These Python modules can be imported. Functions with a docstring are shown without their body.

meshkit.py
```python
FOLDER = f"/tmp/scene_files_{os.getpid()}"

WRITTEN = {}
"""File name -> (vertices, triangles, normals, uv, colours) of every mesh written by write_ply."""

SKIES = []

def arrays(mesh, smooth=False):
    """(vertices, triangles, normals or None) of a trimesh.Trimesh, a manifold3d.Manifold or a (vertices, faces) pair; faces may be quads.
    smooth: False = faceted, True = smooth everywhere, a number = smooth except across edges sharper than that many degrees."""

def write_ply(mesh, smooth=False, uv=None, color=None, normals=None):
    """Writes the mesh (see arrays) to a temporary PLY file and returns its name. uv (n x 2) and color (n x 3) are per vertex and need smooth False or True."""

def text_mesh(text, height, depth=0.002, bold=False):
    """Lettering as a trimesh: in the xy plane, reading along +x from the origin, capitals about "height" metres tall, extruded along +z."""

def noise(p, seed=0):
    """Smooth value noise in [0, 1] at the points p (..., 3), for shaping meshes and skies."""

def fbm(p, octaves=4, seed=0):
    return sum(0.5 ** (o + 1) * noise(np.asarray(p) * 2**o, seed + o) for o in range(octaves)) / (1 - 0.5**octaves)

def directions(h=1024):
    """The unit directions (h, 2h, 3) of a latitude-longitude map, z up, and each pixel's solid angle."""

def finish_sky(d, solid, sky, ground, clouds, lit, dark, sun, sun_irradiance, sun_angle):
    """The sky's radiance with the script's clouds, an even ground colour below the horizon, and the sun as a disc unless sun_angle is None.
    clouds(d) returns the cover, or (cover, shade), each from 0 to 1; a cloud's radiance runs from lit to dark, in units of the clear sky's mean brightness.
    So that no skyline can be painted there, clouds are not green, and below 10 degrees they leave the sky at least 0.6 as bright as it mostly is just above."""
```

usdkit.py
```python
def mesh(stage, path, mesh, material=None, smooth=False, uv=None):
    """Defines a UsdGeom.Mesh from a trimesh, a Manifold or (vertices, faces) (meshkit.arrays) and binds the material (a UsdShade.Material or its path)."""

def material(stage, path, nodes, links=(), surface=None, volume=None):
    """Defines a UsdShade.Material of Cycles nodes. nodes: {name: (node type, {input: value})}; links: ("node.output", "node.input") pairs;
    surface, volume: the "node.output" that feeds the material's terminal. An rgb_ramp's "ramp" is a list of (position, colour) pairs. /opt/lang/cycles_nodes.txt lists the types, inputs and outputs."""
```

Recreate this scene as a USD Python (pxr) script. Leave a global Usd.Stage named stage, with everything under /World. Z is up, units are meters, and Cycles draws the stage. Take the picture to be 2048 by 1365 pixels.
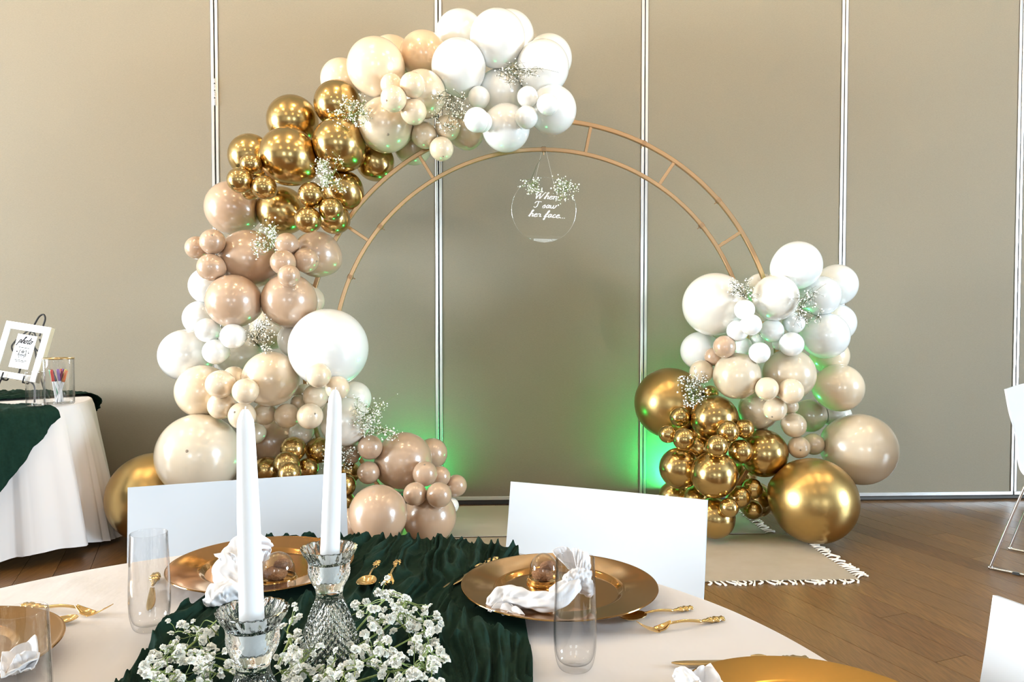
import math, numpy as np, trimesh, usdkit, meshkit
from pxr import Usd, UsdGeom, UsdLux, Gf, Sdf
from shapely.geometry import LineString, Polygon, Point
from shapely.ops import unary_union

stage = Usd.Stage.CreateInMemory()
UsdGeom.SetStageUpAxis(stage, UsdGeom.Tokens.z)
UsdGeom.SetStageMetersPerUnit(stage, 1.0)
UsdGeom.Xform.Define(stage, '/World')
PI = math.pi

# ------------------------------------------------------------------ camera, lights, exposure
FPX, CAM_H, PITCH, YAW = 1560.0, 1.21, math.radians(1.8), math.radians(2.5)
FW = np.array([math.sin(YAW) * math.cos(PITCH), math.cos(YAW) * math.cos(PITCH), -math.sin(PITCH)])
RT = np.array([math.cos(YAW), -math.sin(YAW), 0.0])
UP = np.cross(RT, FW)
EYE = np.array([0.0, 0.0, CAM_H])
cam = UsdGeom.Camera.Define(stage, '/World/camera')
m = np.eye(4); m[0, :3], m[1, :3], m[2, :3], m[3, :3] = RT, UP, -FW, EYE
cam.AddTransformOp().Set(Gf.Matrix4d(m.tolist()))
cam.CreateHorizontalApertureAttr(36.0); cam.CreateVerticalApertureAttr(24.0)
cam.CreateFocalLengthAttr(36.0 * FPX / 2048.0)
cam.CreateClippingRangeAttr(Gf.Vec2f(0.02, 100))
cam.CreateExposureAttr(-0.02)
D_WALL, X_L, X_R, Y_B, Z_C = 4.99, -9.5, 7.5, -5.5, 3.9

def light_at(prim, pos, to):
    z = np.array(pos, float) - np.array(to, float); z /= np.linalg.norm(z)
    x = np.cross([0, 0, 1.0], z)
    x = np.array([1.0, 0, 0]) if np.linalg.norm(x) < 1e-6 else x / np.linalg.norm(x)
    y = np.cross(z, x)
    mm = np.eye(4); mm[0, :3], mm[1, :3], mm[2, :3], mm[3, :3] = x, y, z, pos
    prim.AddTransformOp().Set(Gf.Matrix4d(mm.tolist()))

def rect_light(path, pos, to, w, h, power, color):
    l = UsdLux.RectLight.Define(stage, path)
    l.CreateWidthAttr(w); l.CreateHeightAttr(h); l.CreateIntensityAttr(power); l.CreateColorAttr(Gf.Vec3f(*color))
    light_at(l, pos, to)
# daylight outside the windows (two in the left wall, one in the right wall, two in the wall behind the camera)
WINDOWS = [('left', 1.5, 3.6, .5, 3.2), ('right', .3, 2.0, .7, 3.0), ('front', -1.6, 1.4, 1.0, 2.7), ('front', 2.4, 1.4, 1.0, 2.7)]
POWER = {'left': 84, 'right': 74, 'front': 8}
for i, (side, c, w, z0, z1) in enumerate(WINDOWS):
    zc, hh = (z0 + z1) / 2, z1 - z0
    pos, to = {'left': ((X_L - .12, c, zc), (X_L + 1, c, zc)), 'right': ((X_R + .12, c, zc), (X_R - 1, c, zc)), 'front': ((c, Y_B - .12, zc), (c, Y_B + 1, zc))}[side]
    rect_light(f'/World/daylight_{i + 1}', pos, to, w, hh, POWER[side], {'left': (.92, .97, 1.0), 'right': (.70, .86, 1.0), 'front': (.86, .94, 1.0)}[side])
LAMPS = [(x, y) for y in (2.75, 3.55) for x in (-3.4, -2.05, -.7, .65, 2.0, 3.3)] + [(x, .2) for x in (-2.2, 0, 2.2)]
LAMP_POWER = 85
dome = UsdLux.DomeLight.Define(stage, '/World/sky'); dome.CreateIntensityAttr(.35); dome.CreateColorAttr(Gf.Vec3f(.8, .9, 1.0))

# ------------------------------------------------------------------ helpers
def ray(px, py):
    return FW + RT * (px - 1024) / FPX - UP * (py - 682.5) / FPX
def onz(px, py, z):
    d = ray(px, py); return EYE + d * (z - CAM_H) / d[2]
def ony(px, py, y):
    d = ray(px, py); return EYE + d * y / d[1]

used = {}
def numbered(path):
    n = used.get(path, 0); used[path] = n + 1
    return path if n == 0 else f'{path}_{n:03d}'
def say(prim, label=None, cat=None, group=None, kind=None):
    for k, v in (('label', label), ('category', cat), ('group', group), ('kind', kind)):
        if v: prim.SetCustomDataByKey(k, v)
def thing(name, label, cat, loc=(0, 0, 0), rz=0, group=None, kind=None):
    p = numbered('/World/' + name); x = UsdGeom.Xform.Define(stage, p)
    x.AddTranslateOp().Set(Gf.Vec3d(*map(float, loc)))
    if rz: x.AddRotateZOp().Set(math.degrees(rz))
    say(x.GetPrim(), label, cat, group, kind)
    return p
def part(parent, name, mesh, mat, smooth=35, label=None, kind=None):
    p = numbered(f'{parent}/{name}')
    g = usdkit.mesh(stage, p, mesh, MAT[mat], smooth)
    say(g.GetPrim(), label, kind=kind)
    return p
def obj(name, mesh, mat, label, cat, loc=(0, 0, 0), smooth=35, group=None, kind=None):
    p = numbered('/World/' + name)
    g = usdkit.mesh(stage, p, mesh, MAT[mat], smooth)
    if any(loc): g.AddTranslateOp().Set(Gf.Vec3d(*map(float, loc)))
    say(g.GetPrim(), label, cat, group, kind)
    return p
def struct(name, mesh, mat, smooth=False):
    p = numbered('/World/' + name); g = usdkit.mesh(stage, p, mesh, MAT[mat], smooth); say(g.GetPrim(), kind='structure'); return p
def cat_(ms):
    return trimesh.util.concatenate([x if isinstance(x, trimesh.Trimesh) else trimesh.Trimesh(*x, process=False) for x in ms])
def box(x0, x1, y0, y1, z0, z1, b=0.0):
    """box with chamfered edges"""
    if b <= 0:
        t = trimesh.creation.box((x1 - x0, y1 - y0, z1 - z0)); t.apply_translation(((x0 + x1) / 2, (y0 + y1) / 2, (z0 + z1) / 2)); return t
    h = np.array([x1 - x0, y1 - y0, z1 - z0]) / 2; P = []
    for s in np.ndindex(2, 2, 2):
        s = np.array(s) * 2 - 1
        for k in range(3):
            o = h.copy(); o[[i for i in range(3) if i != k]] -= b; P.append(s * o)
    t = trimesh.convex.convex_hull(np.array(P)); t.apply_translation(((x0 + x1) / 2, (y0 + y1) / 2, (z0 + z1) / 2)); return t
def grid_faces(n, k, wrap_u=False, wrap_v=False):
    iu = np.arange(n if wrap_u else n - 1); iv = np.arange(k if wrap_v else k - 1)
    a, b = np.meshgrid(iu, iv, indexing='ij'); a, b = a.ravel(), b.ravel(); a2, b2 = (a + 1) % n, (b + 1) % k
    q = np.stack([a * k + b, a2 * k + b, a2 * k + b2, a * k + b2], 1)
    return np.vstack([q[:, [0, 1, 2]], q[:, [0, 2, 3]]])
def lathe(prof, seg=40, mod=None):
    """profile of (r, z) from bottom to top turned about z; mod(theta, i) scales the radius"""
    prof = np.array(prof, float); th = np.arange(seg) / seg * 2 * PI
    R = prof[:, 0][:, None] * np.ones(seg)[None]
    if mod is not None: R = mod(R, th[None], prof[:, 1][:, None])
    V = np.stack([R * np.cos(th), R * np.sin(th), prof[:, 1][:, None] * np.ones(seg)], -1).reshape(-1, 3)
    f = grid_faces(len(prof), seg, False, True)
    return trimesh.Trimesh(V, f[:, ::-1], process=False)
def tube(pts, r, n=6, closed=False, flat=None):
    pts = np.array(pts, float); N = len(pts); r = np.broadcast_to(r, N)
    T = np.roll(pts, -1, 0) - np.roll(pts, 1, 0) if closed else np.gradient(pts, axis=0)
    T /= np.maximum(np.linalg.norm(T, axis=1, keepdims=True), 1e-9)
    ref = np.array([0, 0, 1.0]) if abs(T[:, 2]).mean() < .8 else np.array([0, 1.0, 0])
    a = np.cross(T, ref); a /= np.maximum(np.linalg.norm(a, axis=1, keepdims=True), 1e-9); b = np.cross(T, a)
    th = (np.arange(n) + .5) / n * 2 * PI
    V = (pts[:, None] + r[:, None, None] * (a[:, None] * np.cos(th)[None, :, None] + b[:, None] * np.sin(th)[None, :, None]))
    f = grid_faces(N, n, closed, True); V = V.reshape(-1, 3)
    if not closed:
        V = np.vstack([V, pts[0], pts[-1]]); k = np.arange(n); k2 = (k + 1) % n
        f = np.vstack([f, np.stack([np.full(n, N * n), k, k2], 1), np.stack([np.full(n, N * n + 1), (N - 1) * n + k2, (N - 1) * n + k], 1)])
    t = trimesh.Trimesh(V, f, process=False); trimesh.repair.fix_normals(t) if N < 12 else None
    return t
def bar_sweep(pts, half_w, half_h, up, closed=False):
    """rectangular bar along pts; half_w along cross(T, up), half_h along up"""
    pts = np.array(pts, float); N = len(pts)
    T = np.roll(pts, -1, 0) - np.roll(pts, 1, 0) if closed else np.gradient(pts, axis=0)
    T /= np.linalg.norm(T, axis=1, keepdims=True); up = np.array(up, float)
    a = np.cross(T, up); a /= np.linalg.norm(a, axis=1, keepdims=True); c = .25
    off = [(-1, -1 + c), (-1, 1 - c), (-1 + c, 1), (1 - c, 1), (1, 1 - c), (1, -1 + c), (1 - c, -1), (-1 + c, -1)]
    V = np.stack([pts + a * half_w * u + up * half_h * v for u, v in off], 1).reshape(-1, 3)
    f = grid_faces(N, 8, closed, True)
    if not closed:
        f = np.vstack([f, [[0, i, i + 1] for i in range(1, 7)], [[(N - 1) * 8, (N - 1) * 8 + i + 1, (N - 1) * 8 + i] for i in range(1, 7)]])
    t = trimesh.Trimesh(V, f, process=False); t.fix_normals(); return t
def sheet(P, th):
    """surface grid P (n, k, 3) given thickness th along its normals"""
    n, k = P.shape[:2]
    gu, gv = np.gradient(P, axis=0), np.gradient(P, axis=1)
    N = np.cross(gu, gv); N /= np.maximum(np.linalg.norm(N, axis=-1, keepdims=True), 1e-9)
    A, B = (P + N * th / 2).reshape(-1, 3), (P - N * th / 2).reshape(-1, 3)
    f = grid_faces(n, k); M = n * k
    rim = np.concatenate([np.arange(k), np.arange(1, n) * k + k - 1, (n - 1) * k + np.arange(k - 2, -1, -1), np.arange(n - 2, 0, -1) * k])
    r2 = np.roll(rim, -1)
    s = np.vstack([np.stack([rim, r2, r2 + M], 1), np.stack([rim, r2 + M, rim + M], 1)])
    t = trimesh.Trimesh(np.vstack([A, B]), np.vstack([f, f[:, ::-1] + M, s]), process=False); return t
def spline(p, n=12):
    p = np.array(p, float)
    if len(p) < 3: return np.array([p[0] + (p[-1] - p[0]) * t for t in np.linspace(0, 1, n)])
    q = np.vstack([2 * p[0] - p[1], p, 2 * p[-1] - p[-2]]); out = []
    for i in range(1, len(q) - 2):
        for t in np.linspace(0, 1, n, endpoint=False):
            out.append(.5 * (2 * q[i] + (q[i + 1] - q[i - 1]) * t + (2 * q[i - 1] - 5 * q[i] + 4 * q[i + 1] - q[i + 2]) * t * t + (3 * q[i] - q[i - 1] - 3 * q[i + 1] + q[i + 2]) * t ** 3))
    return np.array(out + [p[-1]])
def noise2(x, y, seed=0):
    x, y = np.broadcast_arrays(x, y); return meshkit.noise(np.stack([x, y, np.full(x.shape, 3.7)], -1), seed) * 2 - 1
def rotm(ax, deg): return trimesh.transformations.rotation_matrix(math.radians(deg), ax)
def frame_to(t, origin, x, y, z):
    M = np.eye(4); M[:3, 0], M[:3, 1], M[:3, 2], M[:3, 3] = x, y, z, origin; t = t.copy(); t.apply_transform(M); return t
rng = np.random.default_rng(7)

# ------------------------------------------------------------------ materials
MAT = {}
def mat(name, color=None, rough=.5, noise=None, bump=None, **kw):
    """principled; noise = (scale, colour2, (sx, sy, sz)); bump = (scale, strength, distance, (sx, sy, sz))"""
    nodes = {'p': ('principled_bsdf', dict(base_color=color or (1, 1, 1), roughness=rough, **kw))}; links = []
    if noise or bump: nodes['g'] = ('geometry', {})
    if noise:
        nodes['m'] = ('mapping', {'scale': noise[2] if len(noise) > 2 else (1, 1, 1), 'rotation': noise[3] if len(noise) > 3 else (0, 0, 0)})
        nodes['n'] = ('noise_texture', {'scale': noise[0], 'detail': 5.0, 'roughness': .6})
        nodes['r'] = ('rgb_ramp', {'ramp': [(.3, color), (.7, noise[1])]})
        links += [('g.position', 'm.vector'), ('m.vector', 'n.vector'), ('n.fac', 'r.fac'), ('r.color', 'p.base_color')]
    if bump:
        nodes['m2'] = ('mapping', {'scale': bump[3] if len(bump) > 3 else (1, 1, 1)})
        nodes['n2'] = ('noise_texture', {'scale': bump[0], 'detail': 4.0})
        nodes['b'] = ('bump', {'strength': bump[1], 'distance': bump[2]})
        links += [('g.position', 'm2.vector'), ('m2.vector', 'n2.vector'), ('n2.fac', 'b.height'), ('b.normal', 'p.normal')]
    MAT[name] = usdkit.material(stage, '/World/Looks/' + name, nodes, links, surface='p.BSDF')
def thin_glass(name, tint=(.97, .98, .98), ior=1.45, rough=.0, edge=1.0):
    MAT[name] = usdkit.material(stage, '/World/Looks/' + name, {'t': ('transparent_bsdf', {'color': tint}), 'q2': ('math', {'math_type': 'power', 'value2': 4.5}), 'tc': ('mix', {'color1': tint, 'color2': tuple(c * edge for c in tint)}), 'g': ('glossy_bsdf', {'color': (1, 1, 1), 'roughness': rough}), 'l': ('layer_weight', {'blend': .5}), 'q': ('math', {'math_type': 'power', 'value2': 4.0}), 'f': ('math', {'math_type': 'multiply_add', 'value2': .8, 'value3': ((ior - 1) / (ior + 1)) ** 2}), 'x': ('mix_closure', {})},
        [('l.facing', 'q2.value1'), ('q2.value', 'tc.fac'), ('tc.color', 't.color'), ('l.facing', 'q.value1'), ('q.value', 'f.value1'), ('f.value', 'x.fac'), ('t.BSDF', 'x.closure1'), ('g.BSDF', 'x.closure2')], surface='x.closure')

mat('panel_fabric', (.222, .196, .145), .85, noise=(420, (.250, .222, .168), (.22, 1, 1)), bump=(420, .25, .0008, (.35, 1, 1.6)))
mat('aluminium', (.80, .80, .80), .32, metallic=.85)
mat('grey_seal', (.10, .095, .09), .7)
mat('white_wall', (.36, .34, .31), .8)
mat('ceiling_white', (.42, .40, .37), .9)
mat('window_frame', (.7, .7, .7), .5)
thin_glass('window_glass')
WOOD = [((0.092, 0.045, 0.013), (0.212, 0.112, 0.037)), ((0.077, 0.036, 0.011), (0.178, 0.091, 0.030)), ((0.111, 0.055, 0.017), (0.238, 0.129, 0.045)), ((0.065, 0.031, 0.009), (0.157, 0.078, 0.025)), ((0.096, 0.049, 0.016), (0.186, 0.100, 0.035))]
PLANK_A = math.radians(110)
for i, (a, b) in enumerate(WOOD):
    mat(f'oak_{i}', a, .38, noise=(9 + i, b, (9, .8, 1), (0, 0, PI / 2 - PLANK_A)), bump=(40, .1, .001, (3, 3, 1)))
mat('rug_cotton', (.33, .275, .20), .95, bump=(500, .5, .001), noise=(5, (.375, .315, .24)))
mat('rug_white', (.42, .39, .32), .95, bump=(400, .4, .001))
mat('fringe_cotton', (.78, .70, .60), .95)
mat('arch_metal', (.56, .36, .20), .33, metallic=.9)
mat('arch_joint', (.40, .25, .14), .4, metallic=.9)
BALLOON = dict(coat_weight=1.0, coat_roughness=.17, coat_ior=1.75)
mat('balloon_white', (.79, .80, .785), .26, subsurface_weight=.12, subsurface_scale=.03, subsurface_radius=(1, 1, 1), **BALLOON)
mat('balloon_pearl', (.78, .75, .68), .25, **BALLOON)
mat('balloon_cream', (.74, .60, .43), .24, **BALLOON)
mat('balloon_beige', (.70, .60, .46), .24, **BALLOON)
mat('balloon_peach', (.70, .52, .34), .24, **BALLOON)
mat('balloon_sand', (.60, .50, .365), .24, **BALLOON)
mat('balloon_tan', (.47, .32, .215), .26, **BALLOON)
mat('balloon_gold', (.56, .395, .165), .19, metallic=1.0)
mat('balloon_gold_satin', (.55, .38, .15), .3, metallic=1.0)
mat('nub', (.27, .215, .155), .5)
mat('blossom', (.90, .90, .84), .7)
mat('stem_green', (.20, .27, .08), .6)
mat('stem_dark', (.10, .11, .055), .7)
thin_glass('acrylic_edge', (.93, .95, .94), 2.6, .15)
thin_glass('acrylic', (.985, .99, .985), 1.35)
mat('letter_white', (.9, .9, .9), .5)
mat('string', (.6, .58, .54), .6)
mat('chair_white', (.62, .65, .69), .28)
mat('chrome', (.75, .75, .76), .12, metallic=1.0)
mat('rubber', (.02, .02, .02), .7)
mat('cloth_white', (.72, .69, .68), .85, bump=(900, .15, .0006))
mat('cloth_ivory', (.68, .66, .665), .85, bump=(13, .45, .007, (1, .55, 1)))
mat('runner_green', (.0045, .019, .013), .9, noise=(60, (.0075, .030, .021)), bump=(1200, .3, .0006), specular_ior_level=.12)
mat('charger_gold', (.46, .245, .08), .09, metallic=1.0)
mat('charger_brushed', (.52, .29, .07), .22, metallic=1.0)
mat('gold_bright', (.78, .53, .22), .14, metallic=1.0)
mat('gold_antique', (.62, .45, .22), .25, metallic=1.0)
mat('napkin', (.76, .745, .76), .8)
thin_glass('drinking_glass', (.985, .987, .99), 1.5, edge=.12)
thin_glass('dome_plastic', (.96, .95, .93), 1.45, edge=.5)
mat('crystal', (.97, 1.0, .99), .03, transmission_weight=1.0, ior=1.48)
mat('wax', (.70, .72, .76), .35, subsurface_weight=.3, subsurface_scale=.01, subsurface_radius=(1, 1, 1))
mat('cookie', (.20, .085, .035), .85, noise=(300, (.34, .17, .08)), bump=(350, .6, .002))
mat('wrought_iron', (.008, .007, .008), .6)
mat('frame_white', (.85, .85, .84), .35)
mat('frame_side', (.55, .5, .36), .5)
mat('card', (.80, .84, .87), .6)
mat('ink', (.03, .03, .035), .9, specular_ior_level=.1)
mat('uplight_black', (.015, .015, .015), .4)
mat('bulb', (1, .9, .75), .4, emission_color=(1, .75, .45), emission_strength=6.0)
for n, c in dict(pen_red=(.45, .03, .02), pen_black=(.02, .02, .03), pen_purple=(.13, .04, .22), pen_wine=(.22, .02, .05), pen_yellow=(.45, .33, .03), pen_green=(.05, .30, .16), pen_orange=(.5, .12, .03)).items(): mat(n, c, .35)
mat('pen_barrel', (.55, .55, .55), .35)
mat('table_wood', (.3, .2, .12), .6)
# ------------------------------------------------------------------ floor
fl = thing('floor', None, None, kind='structure')
part(fl, 'subfloor', box(X_L, X_R, Y_B, 5.06, -.12, -.006), 'oak_1', False)
pu = np.array([math.cos(PLANK_A), math.sin(PLANK_A)]); pv = np.array([-pu[1], pu[0]])
PW, PL, GAP = .15, 2.2, .0012
region = Polygon([(-4.2, -1.0), (5.2, -1.0), (5.2, 4.975), (-4.2, 4.975)])
for j in range(-90, 91):
    off = (j * 0.831) % 1 * PL
    for i in range(-7, 8):
        s, t = i * PL + off, j * PW
        q = Polygon([pu * a + pv * b for a, b in ((s + GAP, t + GAP), (s + PL - GAP, t + GAP), (s + PL - GAP, t + PW - GAP), (s + GAP, t + PW - GAP))]).intersection(region)
        if q.is_empty or q.area < .004: continue
        e = trimesh.creation.extrude_polygon(q, .006 + .0004 * rng.random(), engine='earcut'); e.apply_translation((0, 0, -.0062))
        part(fl, 'plank', e, f'oak_{int(rng.integers(0, 5))}', False)

# ------------------------------------------------------------------ back wall: folding partition panels
wb = thing('wall_back', None, None, kind='structure')
seams = [-9.55, -8.5, -7.2, -5.86, -4.46, -3.06] + [float(ony(x, 300, D_WALL)[0]) for x in (431, 877, 1289, 1687, 2040)] + [4.75, 5.95, 7.55]
part(wb, 'core', box(-9.7, 7.6, 5.05, 5.12, 0, Z_C), 'grey_seal', False)
part(wb, 'floor_seal', box(-9.5, 7.5, 5.012, 5.06, 0.0, .032), 'grey_seal', False)
for a, b in zip(seams[:-1], seams[1:]):
    part(wb, 'panel', box(a + .021, b - .021, D_WALL, 5.055, .052, Z_C - .02, .001), 'panel_fabric', False)
    part(wb, 'bottom_rail', box(a + .004, b - .004, D_WALL - .006, 5.055, .028, .052, .002), 'aluminium', False)
for s in seams[1:-1]:
    for q in (-1, 1):
        x0, x1 = sorted((s + q * .0035, s + q * .021))
        part(wb, 'edge_trim', box(x0, x1, D_WALL - (.007 if q < 0 else .004), 5.055, .052, Z_C - .02, .002), 'aluminium', False)
        x2, x3 = sorted((s + q * .021, s + q * .024))
        part(wb, 'trim_lip', box(x2, x3, D_WALL - .002, 5.05, .052, Z_C - .02), 'grey_seal', False)
hx = seams[6]
hz = [float(ony(430, y, D_WALL)[2]) for y in (213, 197, 182, 168, 157)]
for k in range(4):
    part(wb, 'latch', box(hx - .001, hx + .006, D_WALL - .014, D_WALL - .004, hz[k] + .003, hz[k + 1] - .003, .002), 'chrome', False)

def wall_boxes(lo, hi, z1, opens, make):
    out, c = [], lo
    for a, b, za, zb in sorted(opens):
        out += [make(c, a, 0, z1), make(a, b, 0, za), make(a, b, zb, z1)]; c = b
    return cat_(out + [make(c, hi, 0, z1)])
mk = {'left': lambda a, b, c, d: box(X_L - .2, X_L, a, b, c, d), 'right': lambda a, b, c, d: box(X_R, X_R + .2, a, b, c, d), 'front': lambda a, b, c, d: box(a, b, Y_B - .2, Y_B, c, d)}
for side, lo, hi in (('left', Y_B - .2, 5.12), ('right', Y_B - .2, 5.12), ('front', X_L, X_R)):
    op = [(c - w / 2, c + w / 2, z0, z1) for s, c, w, z0, z1 in WINDOWS if s == side]
    struct('wall_' + side, wall_boxes(lo, hi, Z_C, op, mk[side]), 'white_wall')
    for a, b, z0, z1 in op:
        n = 1 + sum(k.startswith('/World/window_') for k in used)
        w = thing(f'window_{n}', None, None, kind='structure')
        fr, mid = .05, (a + b) / 2
        sub = {'left': lambda a, b, c, d: box(X_L - .09, X_L - .03, a, b, c, d, .004), 'right': lambda a, b, c, d: box(X_R + .03, X_R + .09, a, b, c, d, .004), 'front': lambda a, b, c, d: box(a, b, Y_B - .09, Y_B - .03, c, d, .004)}[side]
        gl = {'left': lambda a, b, c, d: box(X_L - .062, X_L - .058, a, b, c, d), 'right': lambda a, b, c, d: box(X_R + .058, X_R + .062, a, b, c, d), 'front': lambda a, b, c, d: box(a, b, Y_B - .062, Y_B - .058, c, d)}[side]
        part(w, 'window_frame', cat_([sub(a, a + fr, z0, z1), sub(b - fr, b, z0, z1), sub(a, b, z0, z0 + fr), sub(a, b, z1 - fr, z1), sub(mid - .02, mid + .02, z0, z1)]), 'window_frame', False)
        part(w, 'pane', gl(a + fr, mid - .02, z0 + fr, z1 - fr), 'window_glass', False)
        part(w, 'pane', gl(mid + .02, b - fr, z0 + fr, z1 - fr), 'window_glass', False)
struct('ceiling', box(X_L - .2, X_R + .2, Y_B - .2, 5.12, Z_C, Z_C + .15), 'ceiling_white')
for i, (x, y) in enumerate(LAMPS):
    t = thing('ceiling_lamp', 'warm globe lamp under the ceiling, ' + ('row over the table' if y < 1 else f'{"nearer" if y < 3 else "farther"} row by the arch') + ', ' + ('leftmost', 'second from left', 'third from left', 'fourth from left', 'fifth from left', 'rightmost')[i % 6], 'lamp', (x, y, Z_C), group='warm ceiling globes')
    part(t, 'rose', lathe([(0, -.02), (.05, -.02), (.05, 0), (0, 0)], 20), 'chrome')
    part(t, 'cord', tube([(0, 0, -.015), (0, 0, -.12)], .004), 'rubber')
    g = trimesh.creation.icosphere(3, .06); g.apply_translation((0, 0, -.18)); part(t, 'globe', g, 'bulb', True)
    l = UsdLux.SphereLight.Define(stage, t + '/light'); l.CreateRadiusAttr(.062); l.CreateIntensityAttr(LAMP_POWER); l.CreateColorAttr(Gf.Vec3f(1, .72, .42)); l.AddTranslateOp().Set(Gf.Vec3d(0, 0, -.18))

# ------------------------------------------------------------------ rugs
def rug(name, label, x0, x1, y0, y1, z, mname, edges):
    t = thing(name, label, 'rug', ((x0 + x1) / 2, (y0 + y1) / 2, 0))
    w, h = (x1 - x0) / 2, (y1 - y0) / 2
    gx, gy = np.meshgrid(np.linspace(-w, w, 90), np.linspace(-h, h, 40), indexing='ij')
    top = z + .004 + .0025 * noise2(gx * 3.1, gy * 5, 4)
    P = np.stack([gx, gy, top], -1)
    part(t, 'rug_body', sheet(P, .004), mname, 30)
    for e in edges:
        n = int((2 * w if e in 'sn' else 2 * h) / .026)
        for i in range(n):
            f = -1 + 2 * (i + .5) / n; j = rng.normal(0, .012, 4); L = .045 + .015 * rng.random()
            if e == 's': p = [(f * w, -h, z + .004), (f * w + j[0], -h - L * .5, .006), (f * w + 2.2 * j[1], -h - L, .004)]
            elif e == 'n': p = [(f * w, h, z + .004), (f * w + j[0], h + L * .5, .006), (f * w + 2 * j[1], h + L, .004)]
            else: p = [(w, f * h, z + .004), (w + L * .5, f * h + j[0], .009), (w + L * 1.15, f * h + 2 * j[1], .004)]
            part(t, 'tassel', tube(spline(p, 4), np.linspace(.0028, .0058, 9), 6), 'fringe_cotton', True)
    return t
rug('rug', 'beige woven cotton rug with white tasselled edges in front of the arch', -.25, 1.745, 3.47, 4.215, 0.0, 'rug_cotton', 'se')
rug('rug', 'pale plain rug lying behind the beige one, under the arch and along the wall', -.16, 1.60, 4.24, 4.93, 0.0, 'rug_white', 'e')

# ------------------------------------------------------------------ arch frame
Y_A, CX, CZ, R_IN, R_OUT = 4.35, .366, .975, 1.162, 1.325
arch = thing('arch_frame', 'round double-ringed copper metal arch frame carrying the balloon garland', 'arch', (CX, Y_A, 0))
def arc(R, a0=None, a1=None, n=140):
    lim = math.asin((CZ - .03) / R); a = np.linspace(-lim if a0 is None else a0, PI + lim if a1 is None else a1, n)
    return np.stack([R * np.cos(a), np.zeros(n), CZ + R * np.sin(a)], -1)
part(arch, 'outer_ring', bar_sweep(arc(R_OUT), .012, .012, (0, 1, 0)), 'arch_metal')
part(arch, 'inner_ring', bar_sweep(arc(R_IN), .011, .011, (0, 1, 0)), 'arch_metal')
for deg in (78.5, 56.3, 32.5, 9, -15, 100, 121.5, 146, 168, 191):
    a = math.radians(deg); c, s = math.cos(a), math.sin(a)
    p = np.array([[r * c, 0, CZ + r * s] for r in (R_IN + .008, (R_IN + R_OUT) / 2, R_OUT - .008)])
    part(arch, 'rung', bar_sweep(p, .009, .009, (0, 1, 0)), 'arch_metal')
for R, degs in ((R_OUT, (65, 42)), (R_IN, (40, 90, 141, 157))):
    for d in degs:
        a = math.radians(d); part(arch, 'joint_sleeve', bar_sweep(arc(R, a - .012 / R, a + .012 / R, 5), .0142, .0142, (0, 1, 0)), 'arch_joint')
        c, s = math.cos(a), math.sin(a)
        part(arch, 'joint_screw', tube([((R - .012) * c, 0, CZ + (R - .012) * s), ((R - .03) * c, 0, CZ + (R - .03) * s)], .003), 'arch_joint')
for q in (-1, 1):
    lx = math.sqrt(R_IN ** 2 - CZ ** 2); lo = math.sqrt(R_OUT ** 2 - CZ ** 2)
    part(arch, 'foot_bar', box(q * (lx + lo) / 2 - .015, q * (lx + lo) / 2 + .015, -.2, .2, .010, .03, .003), 'arch_metal')

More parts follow.
